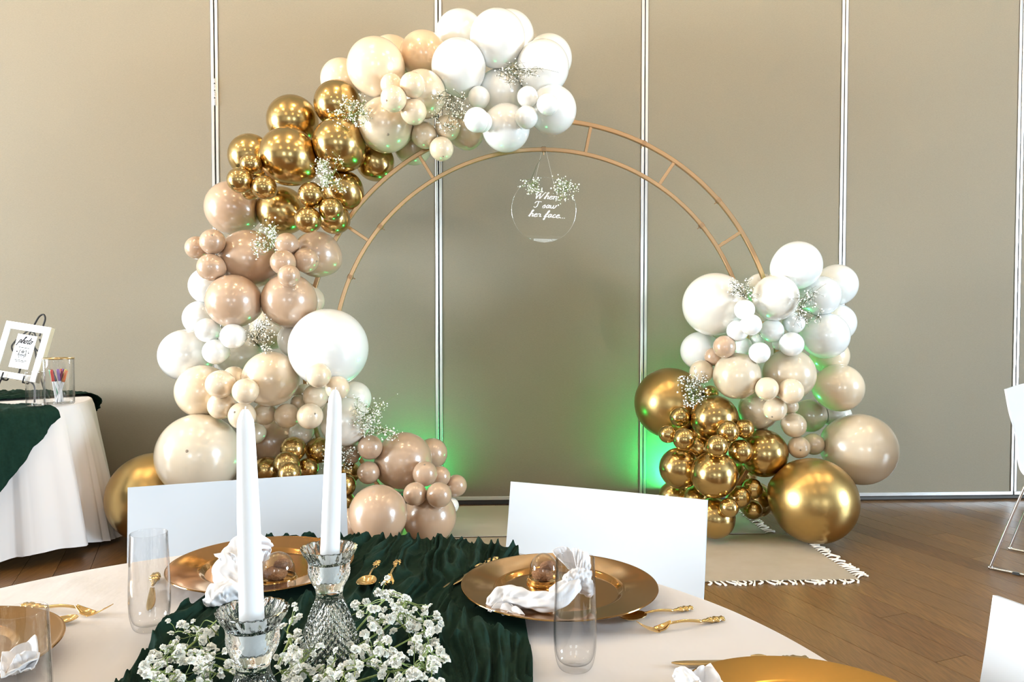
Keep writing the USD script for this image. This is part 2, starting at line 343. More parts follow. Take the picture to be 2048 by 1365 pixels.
# ------------------------------------------------------------------ balloons
# x, y, radius in the photograph's pixels (turned into a real size and place by the depth solver), colour, layer (0 back .. 3 front), nub (x, y) or None, label
B = [
# top of the arch, white
(1018,72,50,'white',0,None,'white balloon peeking out behind the right of the topmost white balloon'),
(1097,117,47,'white',0,None,'white balloon mostly hidden at the right shoulder of the top white cluster'),
(920,69,48,'white',0,None,'white balloon at upper left of the top cluster, beside the tan-peach balloon'),
(1000,186,47,'white',0,None,'white balloon in the middle of the top cluster, under the dark flower sprig'),
(1105,220,48,'white',1,None,'white balloon at the lower right end of the top cluster touching the metal ring'),
(1012,256,48,'white',1,None,'white balloon lowest in the top cluster, greenish below, touching the inner ring'),
(995,76,55,'white',1,None,'topmost large white balloon at the crown of the arch'),
(917,134,54,'white',1,None,'large white balloon in front at the left of the top cluster'),
(1085,135,53,'white',1,None,'large white balloon right of the dark flower sprig at the top'),
(964,244,21,'white',1,None,'small white balloon half hidden behind the lowest left small white one'),
(958,195,22,'white',2,None,'small white balloon, upper of the left pair on the top cluster'),
(953,240,25,'white',2,None,'small white balloon, lower of the left pair on the top cluster'),
(1055,194,21,'white',2,None,'small white balloon, upper one of the right trio on the top cluster'),
(1095,210,22,'white',2,None,'small white balloon, rightmost of the right trio on the top cluster'),
(1053,235,23,'white',2,None,'small white balloon, lowest of the right trio on the top cluster'),
# upper left of the arch, peach and pearl
(684,160,42,'cream',0,None,'pale peach balloon at the far left of the peach group above the gold ones'),
(783,118,46,'cream',0,None,'pale peach balloon with only its top showing behind the big peach one'),
(847,110,47,'peach',0,None,'tan-peach balloon at the top, left of the white cluster'),
(845,187,46,'sand',1,None,'dusky beige balloon behind the four small cream balloons'),
(752,134,57,'cream',1,None,'large pale peach balloon on the upper left shoulder of the arch'),
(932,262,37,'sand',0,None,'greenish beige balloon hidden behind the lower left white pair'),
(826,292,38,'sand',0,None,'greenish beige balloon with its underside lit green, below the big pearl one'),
(772,250,55,'sand',1,(776,269),'large pearly beige balloon left of the small cream four, dark nub in front'),
(848,270,26,'sand',1,None,'small dusky beige balloon under the small cream four'),
(895,255,25,'sand',1,None,'small beige balloon behind the flower spray right of the small cream four'),
(783,170,22,'cream',2,None,'small cream balloon, upper left of the four at the upper arch'),
(825,170,25,'cream',2,None,'small cream balloon, upper right of the four at the upper arch'),
(787,198,26,'cream',3,(773,201),'small cream balloon with a dark nub, lower left of the four'),
(827,223,26,'cream',2,None,'small cream balloon, lowest of the four at the upper arch'),
(883,298,24,'cream',2,(886,313),'single small cream balloon hanging lowest, in front of the wall seam'),
# gold, upper left
(585,242,50,'gold',0,None,'large chrome gold balloon at the top left of the upper gold group'),
(675,208,46,'gold',0,None,'large chrome gold balloon at the top right, under the pale peach ones'),
(501,312,43,'gold',0,None,'large chrome gold balloon at the left edge of the upper gold group'),
(750,324,38,'gold',0,None,'chrome gold balloon with green glints at the right end of the gold group'),
(686,381,40,'gold',0,None,'chrome gold balloon right of the lower flower spray in the gold group'),
(668,437,31,'gold',0,None,'greenish gold balloon at the bottom right of the upper gold group'),
(563,422,48,'gold',0,None,'large chrome gold balloon at the bottom of the upper gold group'),
(678,289,52,'gold',1,None,'large chrome gold balloon right of centre in the upper gold group'),
(577,313,57,'gold',1,None,'largest chrome gold balloon in the centre of the upper gold group'),
(499,383,17,'gold',1,None,'small gold balloon with only its underside showing behind the left trio'),
(502,328,21,'gold',2,None,'small gold balloon, topmost of the left trio in the upper gold group'),
(480,361,25,'gold',2,None,'small gold balloon, leftmost of the left trio in the upper gold group'),
(528,375,24,'gold',3,None,'small gold balloon, right one of the left trio in the upper gold group'),
(622,391,26,'gold',2,None,'small gold balloon, top one of the three below the flower spray'),
(662,419,24,'gold',2,None,'small gold balloon, right one of the three below the flower spray'),
(616,440,26,'gold',3,None,'small gold balloon, lowest of the three below the flower spray'),
# tan, left
(465,416,53,'tan',0,None,'large tan balloon just under the gold group at the left'),
(634,509,46,'tan',0,None,'large mauve-tan balloon at the right of the tan group'),
(612,600,34,'sand',0,None,'pale tan balloon half hidden behind the lower right tan balloon'),
(498,519,58,'tan',1,None,'largest tan balloon in the centre of the tan group'),
(467,603,53,'tan',1,None,'lower left one of the two large tan balloons above the white group'),
(578,602,54,'tan',1,None,'lower right one of the two large tan balloons above the white group'),
(394,496,23,'tan',1,None,'small tan balloon, leftmost of the left tan trio'),
(425,484,25,'tan',2,(424,471),'small tan balloon, top one of the left tan trio with nub on top'),
(422,535,27,'tan',2,None,'small tan balloon, lowest of the left tan trio'),
(578,552,22,'tan',2,None,'small tan balloon half hidden at the bottom of the right tan group'),
(574,489,23,'tan',2,None,'small tan balloon, top one of the right tan group beside the sprig'),
(612,521,25,'tan',2,(633,523),'small tan balloon, rightmost of the right tan group'),
(566,525,25,'tan',3,None,'small tan balloon in front in the right tan group'),
# white, left leg
(415,572,36,'white',0,None,'upper one of the two white balloons at the left edge below the tan trio'),
(402,637,35,'white',0,None,'lower one of the two white balloons at the left edge below the tan trio'),
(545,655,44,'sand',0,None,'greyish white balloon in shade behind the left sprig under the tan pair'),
(592,680,36,'pearl',0,None,'mint-lit white balloon behind the left of the largest pearl balloon'),
(478,716,46,'pearl',0,None,'pale grey-white balloon below the sprig, behind the small white ones'),
(371,711,51,'white',1,None,'large white balloon at the left edge of the left leg'),
(657,697,79,'white',1,None,'largest white balloon on the inner side of the left leg'),
(415,661,24,'white',2,None,'small white balloon, upper left one of the left trio'),
(466,673,25,'white',2,None,'small white balloon beside the sprig, right one of the left trio'),
(431,704,25,'white',3,None,'small white balloon, lowest of the left trio'),
# cream, left leg
(545,884,48,'tan',0,None,'shaded tan balloon low in the left leg behind the cream ones'),
(708,797,34,'pearl',0,None,'pale balloon behind the right candle, by the upper right sprig'),
(405,783,52,'cream',1,None,'large cream balloon at the left below the white ones'),
(541,758,55,'cream',2,None,'large blush cream balloon in the middle of the left leg'),
(690,843,50,'pearl',0,None,'large pearl balloon behind the right candle'),
(397,911,82,'beige',1,(374,903),'giant beige balloon at the lower left with a dark nub'),
(468,756,23,'cream',1,None,'small cream balloon half hidden at the top of the left cream cluster'),
(608,788,20,'cream',1,None,'small cream balloon half hidden between the blush balloon and the right chain'),
(597,806,16,'cream',1,None,'smallest cream balloon peeking out behind the right chain'),
(602,867,24,'pearl',1,None,'small shaded pearl balloon above the small gold ones'),
(508,868,22,'cream',1,None,'small cream balloon right of the left candle below the cream chain'),
(443,812,27,'cream',2,None,'small cream balloon, lower left in the left cream cluster'),
(675,776,24,'cream',2,None,'small cream balloon behind the tip of the right candle'),
(529,828,23,'cream',2,None,'small cream balloon, first right of the left candle in the chain'),
(574,832,25,'cream',2,None,'small cream balloon, second right of the left candle in the chain'),
(637,751,25,'cream',2,None,'small cream balloon, topmost of the right cream chain'),
(491,783,26,'cream',2,None,'small cream balloon, right one in the left cream cluster'),
(484,832,27,'cream',3,(469,825),'small cream balloon directly behind the tip of the left candle'),
(631,793,25,'cream',3,None,'small cream balloon, middle one of the right cream chain'),
(620,833,26,'cream',3,(630,828),'small cream balloon, lowest of the right cream chain'),
(440,769,28,'cream',3,None,'small cream balloon, largest and frontmost of the left cream cluster'),
# gold, low left
(308,995,88,'gold_satin',0,None,'giant satin gold balloon at the far left, behind the left chair'),
(532,940,26,'gold',1,None,'gold balloon left of the low small gold cluster, just above the chair back'),
(586,899,25,'gold',1,None,'small gold balloon, upper left of the low left gold cluster'),
(637,901,26,'gold',1,None,'small gold balloon, upper right of the low left gold cluster'),
(616,937,21,'gold',2,None,'small gold balloon in the middle of the low left gold cluster'),
(573,929,26,'gold',2,None,'small gold balloon, left one of the low left gold cluster'),
(579,948,23,'gold',3,None,'small gold balloon cut by the chair back in the low left gold cluster'),
(698,946,22,'gold',1,None,'small gold balloon right of the right candle, uppermost of three'),
(687,971,25,'gold',2,None,'small gold balloon right of the right candle, middle of three'),
(686,1004,23,'gold',1,None,'small gold balloon right of the right candle, lowest of three'),
# tan, foot of the left leg
(864,908,31,'tan',0,None,'tan balloon half hidden behind the right of the large upper tan one'),
(752,1050,42,'tan',0,None,'tan balloon under the front big tan balloon, nearly hidden'),
(704,1052,36,'tan',0,None,'shaded tan balloon low down behind the right candle'),
(902,1012,16,'pearl',0,None,'sliver of a pale balloon at the right end of the left foot'),
(807,922,57,'tan',1,None,'large tan balloon at the top of the foot group'),
(859,1034,54,'tan',1,None,'large tan balloon at the right bottom of the foot group'),
(756,1029,59,'tan',1,None,'large tan balloon in front at the bottom of the left leg'),
(702,908,21,'tan',1,None,'small mauve balloon just right of the right candle'),
(737,946,23,'tan',2,None,'small mauve balloon, lower of the pair left of the large upper tan one'),
(740,895,25,'tan',2,None,'small mauve balloon, upper of the pair left of the large upper tan one'),
(912,972,22,'tan',1,None,'small tan balloon, rightmost of the foot group'),
(880,954,21,'tan',1,None,'small tan balloon, second from right in the foot group'),
(830,989,24,'tan',2,None,'small tan balloon, lower left of the foot group'),
(850,948,25,'tan',3,(849,930),'small tan balloon, top one in front of the foot group'),
(878,991,26,'tan',3,None,'small tan balloon, lowest in front of the foot group'),
# right leg, white
(1522,578,32,'pearl',0,None,'ivory balloon peeking up behind the centre of the right leg'),
(1556,553,18,'white',0,None,'sliver of white balloon left of the top balloon of the right leg'),
(1673,570,42,'white',0,None,'white balloon at the upper right of the right leg'),
(1673,646,39,'white',0,None,'white balloon at the right edge of the right leg, middle height'),
(1400,702,39,'white',0,None,'mint-lit white balloon on the inner side of the right leg'),
(1660,712,38,'cream',0,None,'cream balloon showing a sliver under the large lower white one'),
(1594,531,49,'white',1,None,'topmost white balloon of the right leg'),
(1640,592,41,'white',1,None,'white balloon right of the sprig on the right leg'),
(1651,672,47,'white',1,None,'large white balloon low at the right of the right leg'),
(1429,609,64,'pearl',1,None,'largest ivory white balloon at the left of the right leg'),
(1551,596,47,'pearl',1,None,'ivory white balloon between the two sprigs of the right leg'),
(1515,681,14,'white',1,None,'tiny white balloon half hidden in the middle of the right white chain'),
(1557,688,13,'white',1,None,'tiny white balloon half hidden beside the lowest small white one'),
(1487,694,19,'white',1,None,'small white balloon beside the small tan pair of the right leg'),
(1489,620,21,'white',2,None,'small white balloon, topmost of the right white chain'),
(1475,662,22,'white',2,None,'small white balloon, leftmost of the right white chain'),
(1502,650,22,'white',3,None,'small white balloon, second from the top of the right white chain'),
(1544,662,24,'white',2,None,'small white balloon in the middle of the right white chain'),
(1588,646,22,'white',2,None,'small white balloon under the right sprig'),
(1583,689,25,'white',3,None,'small white balloon low under the right sprig'),
(1519,706,22,'white',3,None,'small white balloon, lowest of the right white chain'),
# right leg, cream
(1428,714,19,'tan',1,None,'small tan balloon, lower one of the tan pair on the right leg'),
(1449,694,23,'tan',2,None,'small tan balloon, upper one of the tan pair on the right leg'),
(1403,744,24,'sand',1,None,'small beige balloon behind the gold-side sprig of the right leg'),
(1675,832,28,'pearl',0,None,'pale balloon sliver between the two right-hand cream balloons'),
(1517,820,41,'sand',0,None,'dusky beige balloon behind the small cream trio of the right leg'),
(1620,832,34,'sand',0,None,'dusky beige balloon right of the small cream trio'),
(1678,776,49,'cream',0,None,'large cream balloon at the right of the upper cream row'),
(1474,752,48,'sand',1,None,'large pearly beige balloon at the left of the upper cream row'),
(1579,749,52,'sand',1,None,'large pearly beige balloon in the middle of the upper cream row'),
(1720,899,73,'beige',1,None,'giant cream balloon at the far right'),
(1580,813,17,'cream',1,None,'small cream balloon half hidden behind the cream trio'),
(1534,778,24,'cream',2,None,'small cream balloon, upper left of the cream trio'),
(1582,783,26,'cream',3,None,'small cream balloon, right one of the cream trio'),
(1550,819,24,'cream',3,(1544,834),'small cream balloon, lowest of the cream trio'),
(1588,851,25,'cream',2,None,'small cream balloon midway between the cream trio and the low pair'),
(1627,889,22,'cream',1,None,'small cream balloon, right one of the low pair'),
(1598,895,23,'cream',2,(1601,901),'small cream balloon, left one of the low pair'),
# right leg, gold
(1341,807,72,'gold_satin',0,None,'giant satin gold balloon at the left of the right leg'),
(1421,786,15,'gold',0,None,'tiny gold balloon beside the sprig on the right leg'),
(1398,898,44,'gold',0,None,'shaded gold balloon deep behind the middle of the right gold group'),
(1472,950,42,'gold',0,None,'shaded gold balloon glimpsed between the two lower gold clusters'),
(1350,995,33,'gold',0,None,'gold balloon at the lower left of the right leg, above the chair back'),
(1395,1002,31,'gold',0,None,'gold balloon behind the chair corner between two larger gold ones'),
(1510,1000,37,'gold',0,None,'shaded gold balloon behind the lowest small gold cluster'),
(1360,937,42,'gold',0,None,'large gold balloon at the left edge, third down the gold side'),
(1429,1037,42,'gold',1,None,'large gold balloon at the bottom right of the chair back corner'),
(1429,838,48,'gold',1,None,'large gold balloon right of the giant satin one'),
(1527,907,49,'gold',1,None,'large gold balloon in the middle, left of the small cream pair'),
(1429,950,48,'gold',1,None,'large gold balloon in the centre of the lower gold group'),
(1335,869,18,'gold',2,None,'small gold balloon, left one of the trio under the giant satin one'),
(1360,835,21,'gold',2,None,'small gold balloon, top one of the trio under the giant satin one'),
(1368,879,23,'gold',3,None,'small gold balloon, right one of the trio under the giant satin one'),
(1489,858,20,'gold',2,None,'small gold balloon, right rear of the middle gold four'),
(1434,893,23,'gold',2,None,'small gold balloon, left one of the middle gold four'),
(1456,864,23,'gold',3,None,'small gold balloon, top one of the middle gold four'),
(1482,904,25,'gold',3,None,'small gold balloon, lowest of the middle gold four'),
(1505,978,21,'gold',2,None,'small gold balloon, upper right of the lowest gold four'),
(1458,1016,20,'gold',2,None,'small gold balloon, lower left of the lowest gold four'),
(1505,1020,20,'gold',2,None,'small gold balloon, lower right of the lowest gold four'),
(1479,995,23,'gold',3,None,'small gold balloon in front of the lowest gold four'),
(1628,1002,87,'gold_satin',1,None,'giant satin gold balloon resting on the floor at the right'),
]
BASE = {0: 4.50, 1: 4.26, 2: 4.16, 3: 4.1}
order = sorted(range(len(B)), key=lambda i: B[i][4])
pos, rad = {}, {}
for i in order:
    px, py, rp, mname, layer = B[i][:5]
    d = ray(px, py); d = d / d[1]
    r0 = rp / FPX * Y_A; y = Y_A + r0 + .03 if layer == 0 else BASE[layer]
    J = [(pos[j], rad[j]) for j in pos]
    if J: JP, JR = np.array([a for a, _ in J]), np.array([b for _, b in J])
    while y > 3.2:
        c = EYE + d * y; r = rp / FPX * y
        ok = c[2] - r > .012 and c[1] + r < 4.96
        if ok:
            rho = math.hypot(c[0] - CX, c[2] - CZ)
            ok = all(math.hypot(rho - R_, y - Y_A) > r + .014 for R_ in (R_IN, R_OUT))
        if ok and J:
            pen = JR + r - np.linalg.norm(JP - c, axis=1)
            ok = bool((pen < .17 * np.minimum(JR, r)).all())
        if ok: break
        y -= .01
    pos[i], rad[i] = c, r
for i in order:                                                   # a balloon that touches nothing slides along its line of sight to the nearest other
    o = [j for j in pos if j != i]; JP, JR = np.array([pos[j] for j in o]), np.array([rad[j] for j in o])
    d = ray(*B[i][:2]); d = d / d[1]; best = None
    for dy in sorted(np.arange(-.6, .601, .01), key=abs):
        y = pos[i][1] + dy; c = EYE + d * y; r = B[i][2] / FPX * y; pen = (JR + r - np.linalg.norm(JP - c, axis=1)) / np.minimum(JR, r)
        if pen.max() > .02 and (dy == 0 or pen.max() < .2) and c[2] - r > .01 and c[1] + r < 4.96: best = (c, r); break
    if best: pos[i], rad[i] = best
def balloon_mesh(i):
    c, r = pos[i], rad[i]
    n = 4 if r > .1 else 3
    V = trimesh.creation.icosphere(n, 1.0); v, f = np.array(V.vertices), np.array(V.faces)
    # the neck points back to the frame, the crown outwards
    if B[i][5]:
        nx = B[i][5]; dd = ray(*nx); dd /= np.linalg.norm(dd); oc = EYE - c; b = oc @ dd; h = b * b - (oc @ oc - r * r)
        ax = (EYE + dd * (-b - math.sqrt(max(h, 0))) - c)
    else:
        a = math.atan2(c[2] - CZ, c[0] - CX); q = np.array([CX + 1.24 * math.cos(a), Y_A, CZ + 1.24 * math.sin(a)]); ax = c - q
        ax = ax if np.linalg.norm(ax) > 1e-3 else np.array([0, -1.0, 0])
    ax = ax / np.linalg.norm(ax); t = v @ ax
    k = np.where(t < -.55, ((-t - .55) / .45) ** 2, 0)                     # teardrop towards the neck
    v = v * (1 + .02 * (t[:, None] ** 2 - .4)) - ax * (k * .10)[:, None]
    v = v * r
    for _ in range(2):
        for j in pos:
            if j == i: continue
            D = pos[j] - c; dist = np.linalg.norm(D)
            if dist > r + rad[j] + .03 or dist < 1e-6: continue
            off = (dist ** 2 + r * r - rad[j] ** 2) / (2 * dist) - .0004
            if off < .25 * r: continue
            nn = D / dist; e = v @ nn - off
            v = v - np.where(e > 0, e, 0)[:, None] * nn
    lo = c[2] + v[:, 2]; v[:, 2] = np.where(lo < .012, .012 - c[2], v[:, 2])
    return trimesh.Trimesh(v, f, process=False), ax
for i in range(len(B)):
    msh, ax = balloon_mesh(i)
    size = 'small' if B[i][2] < 29 else 'large'
    grp = f"{size} {B[i][3].replace('_', ' ')} balloons of the garland"
    if B[i][5]:
        t = thing('balloon', B[i][6], 'balloon', pos[i], group=grp)
        part(t, 'skin', msh, 'balloon_' + B[i][3], True)
        rr = min(.009, rad[i] * .09); u = np.cross(ax, [0, 0, 1.0]); u /= np.linalg.norm(u)
        nb = lathe([(rr, -.0015), (rr * .8, .0010), (rr * .45, .0020), (0, .0024)], 14)
        part(t, 'nub', frame_to(nb, ax * rad[i] * 1.008, u, np.cross(ax, u), ax), 'nub', True, 'darker nub at the crown')
    else:
        obj('balloon', msh, 'balloon_' + B[i][3], B[i][6], 'balloon', pos[i], True, grp)

# ------------------------------------------------------------------ sprays of baby's breath pushed between the balloons
BP, BR = np.array([pos[i] for i in range(len(B))]), np.array([rad[i] for i in range(len(B))])
def hit_y(px, py, default):
    d = ray(px, py); d /= np.linalg.norm(d); oc = EYE - BP; b = oc @ d; h = b * b - ((oc * oc).sum(1) - BR ** 2)
    t = np.where(h > 0, -b - np.sqrt(np.maximum(h, 0)), 99); t = t.min()
    return default if t > 90 else float((EYE + d * t)[1])
ICO1 = trimesh.creation.icosphere(1, 1.0)
def lumpy(r, seed):
    v = np.array(ICO1.vertices); k = np.random.default_rng(seed)
    return trimesh.Trimesh(v * (r * (1 + .12 * k.normal(size=len(v))))[:, None], ICO1.faces, process=False)
LUMPS = [lumpy(1.0, s) for s in range(6)]
def spray(px, py, w, h, n, label, root, stem='stem_green', fill=.5, y=None, size=.0052):
    """px, py the middle of the spray, w, h its extent, root the direction (right, up) its stems come from"""
    yy = (min(hit_y(px + a * w * .4, py + b * h * .4, 9) for a in (-1, 0, 1) for b in (-1, 0, 1)) if y is None else y)
    if yy > 8: yy = 4.2
    k = np.random.default_rng(int(px * 7 + py)); C = ony(px, py, yy - .035); sc = C[1] / FPX
    right, up, fwd = RT, np.array([0, 0, 1.0]), np.array([0, -1.0, 0])
    R0 = right * root[0] * w * .45 * sc + up * root[1] * h * .45 * sc - fwd * .02
    hubs = [R0 * (1 - f) + (right * k.uniform(-.42, .42) * w + up * k.uniform(-.42, .42) * h) * sc * f + fwd * k.normal(0, .010) for f in (.45, .6, .7, .8, .85, .9, .9, .95, .95, 1, 1, 1, 1, 1, 1, 1, 1, 1, 1)]
    stems, bl = [tube(spline([R0, R0 * .5 + hh * .5 + k.normal(0, .008, 3), hh], 4), .0012, 4) for hh in hubs], []
    wts = k.random(len(hubs)) ** 1.5 + .12; wts /= wts.sum()
    for _ in range(int(n * 1.6)):
        hb = hubs[int(k.choice(len(hubs), p=wts))]; a, q = k.random() * 2 * PI, abs(k.normal(0, .13)) + .02
        p = hb + (right * math.cos(a) * q * w + up * math.sin(a) * q * h) * sc + fwd * (k.normal(0, .010) + .003)
        m_ = (hb + p) / 2 + k.normal(0, .004, 3)
        stems.append(tube([hb, m_, p], .0007, 3))
        if k.random() < fill + .5:
            b = LUMPS[int(k.integers(6))].copy(); b.apply_transform(trimesh.transformations.random_rotation_matrix(k.random(3))); b.apply_scale(size * (.42 + .55 * k.random() ** 1.5)); b.apply_translation(p); bl.append(b)
    t = thing('babys_breath_spray', label, 'flowers', C, group="baby's breath sprays in the garland")
    part(t, 'stems', cat_(stems), stem, False)
    part(t, 'blossoms', cat_(bl), 'blossom', True, kind='stuff')
    return t
SP = [(1038,147,95,52,130,'dark-stemmed sprig of tiny flowers on the white balloons at the arch top',(-.6,.6),'stem_dark',.15),
 (897,226,76,82,150,'flower spray between the small cream four and the top white cluster',(.2,1),'stem_dark',.4),
 (703,222,78,66,170,'flower spray between the upper gold balloons and the pearly beige one',(0,-.3),'stem_green',.5),
 (660,352,62,74,190,'dense flower spray right of the largest gold balloon',(0,0),'stem_green',.5),
 (533,482,48,66,140,'flower spray on the largest tan balloon',(.3,-.5),'stem_green',.5),
 (520,671,66,66,170,'olive-stemmed flower spray beside the small white trio of the left leg',(-.3,-.2),'stem_dark',.3),
 (736,822,64,72,170,'upper of two flower sprays right of the right candle',(-.2,-.3),'stem_green',.4),
 (764,860,80,42,130,'lower of two flower sprays on top of the large tan balloon',(0,0),'stem_green',.5),
 (672,916,82,50,120,'flower spray low behind the right candle among the small gold balloons',(0,0),'stem_dark',.5),
 (1484,581,48,44,120,'dark flower sprig left of the ivory balloon on the right leg',(.3,-.6),'stem_dark',.25),
 (1614,614,70,76,130,'dark twiggy flower sprig on the white balloons of the right leg',(-.3,-.1),'stem_dark',.05),
 (1388,784,70,70,160,'flower spray on the giant satin gold balloon of the right leg',(.1,-.2),'stem_dark',.45)]
for s in SP: spray(*s[:5], s[5], s[6], s[7], s[8])

# ------------------------------------------------------------------ clear hanging sign
GL = {  # script letters as strokes in a unit box (x-height .5)
'W': ([[(0,.95),(.12,1.0),(.16,.8),(.2,0),(.28,.25),(.5,.9),(.5,.6),(.54,0),(.64,.2),(.9,.95),(1.0,.98)]], 1.0),
'I': ([[(.0,.7),(.1,.95),(.45,.98),(.6,.95)],[(.34,.97),(.33,.5),(.28,.12),(.12,0),(0,.12)]], .58),
'h': ([[(0,.05),(.12,.5),(.3,.95),(.22,1.05),(.14,.8),(.1,0)],[(.1,.2),(.2,.45),(.34,.5),(.36,.3),(.34,.04),(.48,.1)]], .46),
'e': ([[(.04,.24),(.24,.3),(.3,.44),(.18,.5),(.06,.3),(.08,.06),(.22,0),(.4,.14)]], .4),
'n': ([[(0,.42),(.08,.48),(.08,0)],[(.08,.25),(.2,.48),(.32,.46),(.32,.05),(.46,.12)]], .46),
's': ([[(.02,.2),(.2,.5),(.26,.2),(.2,.0),(.04,.04)]], .36),
'a': ([[(.3,.44),(.16,.5),(.04,.2),(.12,0),(.26,.15),(.32,.48),(.3,.08),(.44,.1)]], .44),
'w': ([[(0,.46),(.06,.1),(.16,0),(.28,.2),(.3,.48),(.3,.1),(.4,0),(.54,.25),(.54,.48),(.62,.42)]], .64),
'r': ([[(0,.4),(.1,.5),(.1,.46),(.24,.44),(.22,.08),(.36,.1)]], .36),
'f': ([[(.0,.1),(.2,.5),(.36,.98),(.28,1.05),(.18,.6),(.1,-.35),(.02,-.3),(.14,.02),(.3,.12)],[(.06,.48),(.32,.48)]], .36),
'c': ([[(.28,.42),(.18,.5),(.05,.25),(.12,.0),(.36,.14)]], .36),
'p': ([[(.1,.5),(0,-.45)],[(.06,.2),(.16,.5),(.32,.45),(.26,.1),(.1,.06)]], .42),
'o': ([[(.2,.5),(.04,.3),(.1,0),(.28,.1),(.3,.4),(.2,.5),(.4,.46)]], .42),
't': ([[(.22,.95),(.12,.3),(.14,0),(.34,.12)],[(.0,.58),(.36,.62)]], .34),
'.': ([[(.06,.02),(.1,.02)]], .2), ' ': ([], .3)}
def script(text, h, w=.052, depth=.0012, slant=.22, spread=1.0):
    x, sh = 0, []
    for ch in text:
        st, adv = GL[ch]
        for s in st:
            q = spline(s, 6); q = np.stack([q[:, 0] + x + slant * q[:, 1], q[:, 1]], 1) * h
            sh.append(LineString(q).buffer(w * h, 4))
        x += adv * spread
    g = unary_union(sh); g = g.simplify(h * .01)
    e = cat_([trimesh.creation.extrude_polygon(k, depth, engine='earcut') for k in getattr(g, 'geoms', [g])])
    return e, x * h
y_s = 4.33
sc_ = ony(1088, 420, y_s); R_S = 65 * y_s / FPX
sign = thing('hanging_sign', 'clear round acrylic sign lettered in white script, hung inside the arch', 'sign', sc_)
disc = lathe([(0, -.0015), (R_S - .001, -.0015), (R_S - .001, .0015), (0, .0015)], 72)
rim_ = lathe([(R_S - .001, -.0025), (R_S + .0012, -.0018), (R_S + .0016, 0), (R_S + .0012, .0018), (R_S - .001, .0025), (R_S - .001, -.0025)], 90)
part(sign, 'disc', frame_to(disc, (0, 0, 0), (.9976, .0698, 0), (0, 0, -1), (-.0698, .9976, 0)), 'acrylic', 35)
part(sign, 'edge', frame_to(rim_, (0, 0, 0), (.9976, .0698, 0), (0, 0, -1), (-.0698, .9976, 0)), 'acrylic_edge', True)
for txt, lx, ly, hh, lb in (('When', 1068, 397, .035, 'white script When, partly behind the flowers'), ('I saw', 1067, 415, .034, 'white script I saw'), ('her face...', 1057, 433, .035, 'white script her face...')):
    e, L = script(txt, hh); o = ony(lx, ly, y_s) - sc_
    want = {'When': 46, 'I saw': 45, 'her face...': 74}[txt] * y_s / FPX
    e.apply_scale((want / L, 1, 1))
    part(sign, 'lettering', frame_to(e, (o[0], -.0030, o[2]), (1, 0, -.05), (0, 0, 1), (0, -1, 0)), 'letter_white', False, lb)
top = np.array([CX + (sc_[0] - CX), Y_A, 0]); zt = CZ + math.sqrt((R_IN - .011) ** 2 - (sc_[0] - CX) ** 2)
for q in (-1, 1):
    part(sign, 'string', tube([(q * .055, 0, R_S * .78), (q * .012, .01, zt - sc_[2])], .0006, 5), 'string', True)
spray(1062,374,40,32,70,'small flower tuft at the upper left of the clear round sign',(.4,1),'stem_green',.5, y=4.32)
spray(1132,378,50,48,100,'small flower tuft at the upper right of the clear round sign',(0,0),'stem_green',.5, y=4.32)
tw = ony(1078, 335, 4.29)
obj('dry_twig', tube(spline([ony(1061, 362, 4.28) - tw, ony(1070, 340, 4.28) - tw, ony(1073, 332, 4.28) - tw, ony(1082, 317, 4.3) - tw], 5), np.linspace(.0022, .0012, 16), 5), 'stem_dark', 'thin dark twig rising from the left flower tuft of the sign', 'twig', tw)

# ------------------------------------------------------------------ green uplights behind the arch feet
for (x, y, lab, pw) in ((-.40, 4.84, 'black uplight throwing green light on the wall behind the left balloon foot', 230), (1.30, 4.86, 'black uplight throwing green light on the wall behind the right balloon foot', 750)):
    t = thing('uplight', lab, 'uplight', (x, y, .008))
    part(t, 'housing', lathe([(0, 0), (.075, 0), (.085, .01), (.085, .09), (.078, .10), (.07, .10), (.07, .085), (0, .085)], 32), 'uplight_black')
    part(t, 'lens', lathe([(0, .086), (.066, .086), (.066, .092), (0, .094)], 28), 'window_glass')
    l = UsdLux.DiskLight.Define(stage, t + '/light'); l.CreateRadiusAttr(.05); l.CreateIntensityAttr(pw); l.CreateColorAttr(Gf.Vec3f(.03, 1, .25)); light_at(l, (0, 0, .11), (0, .25, 1.0))
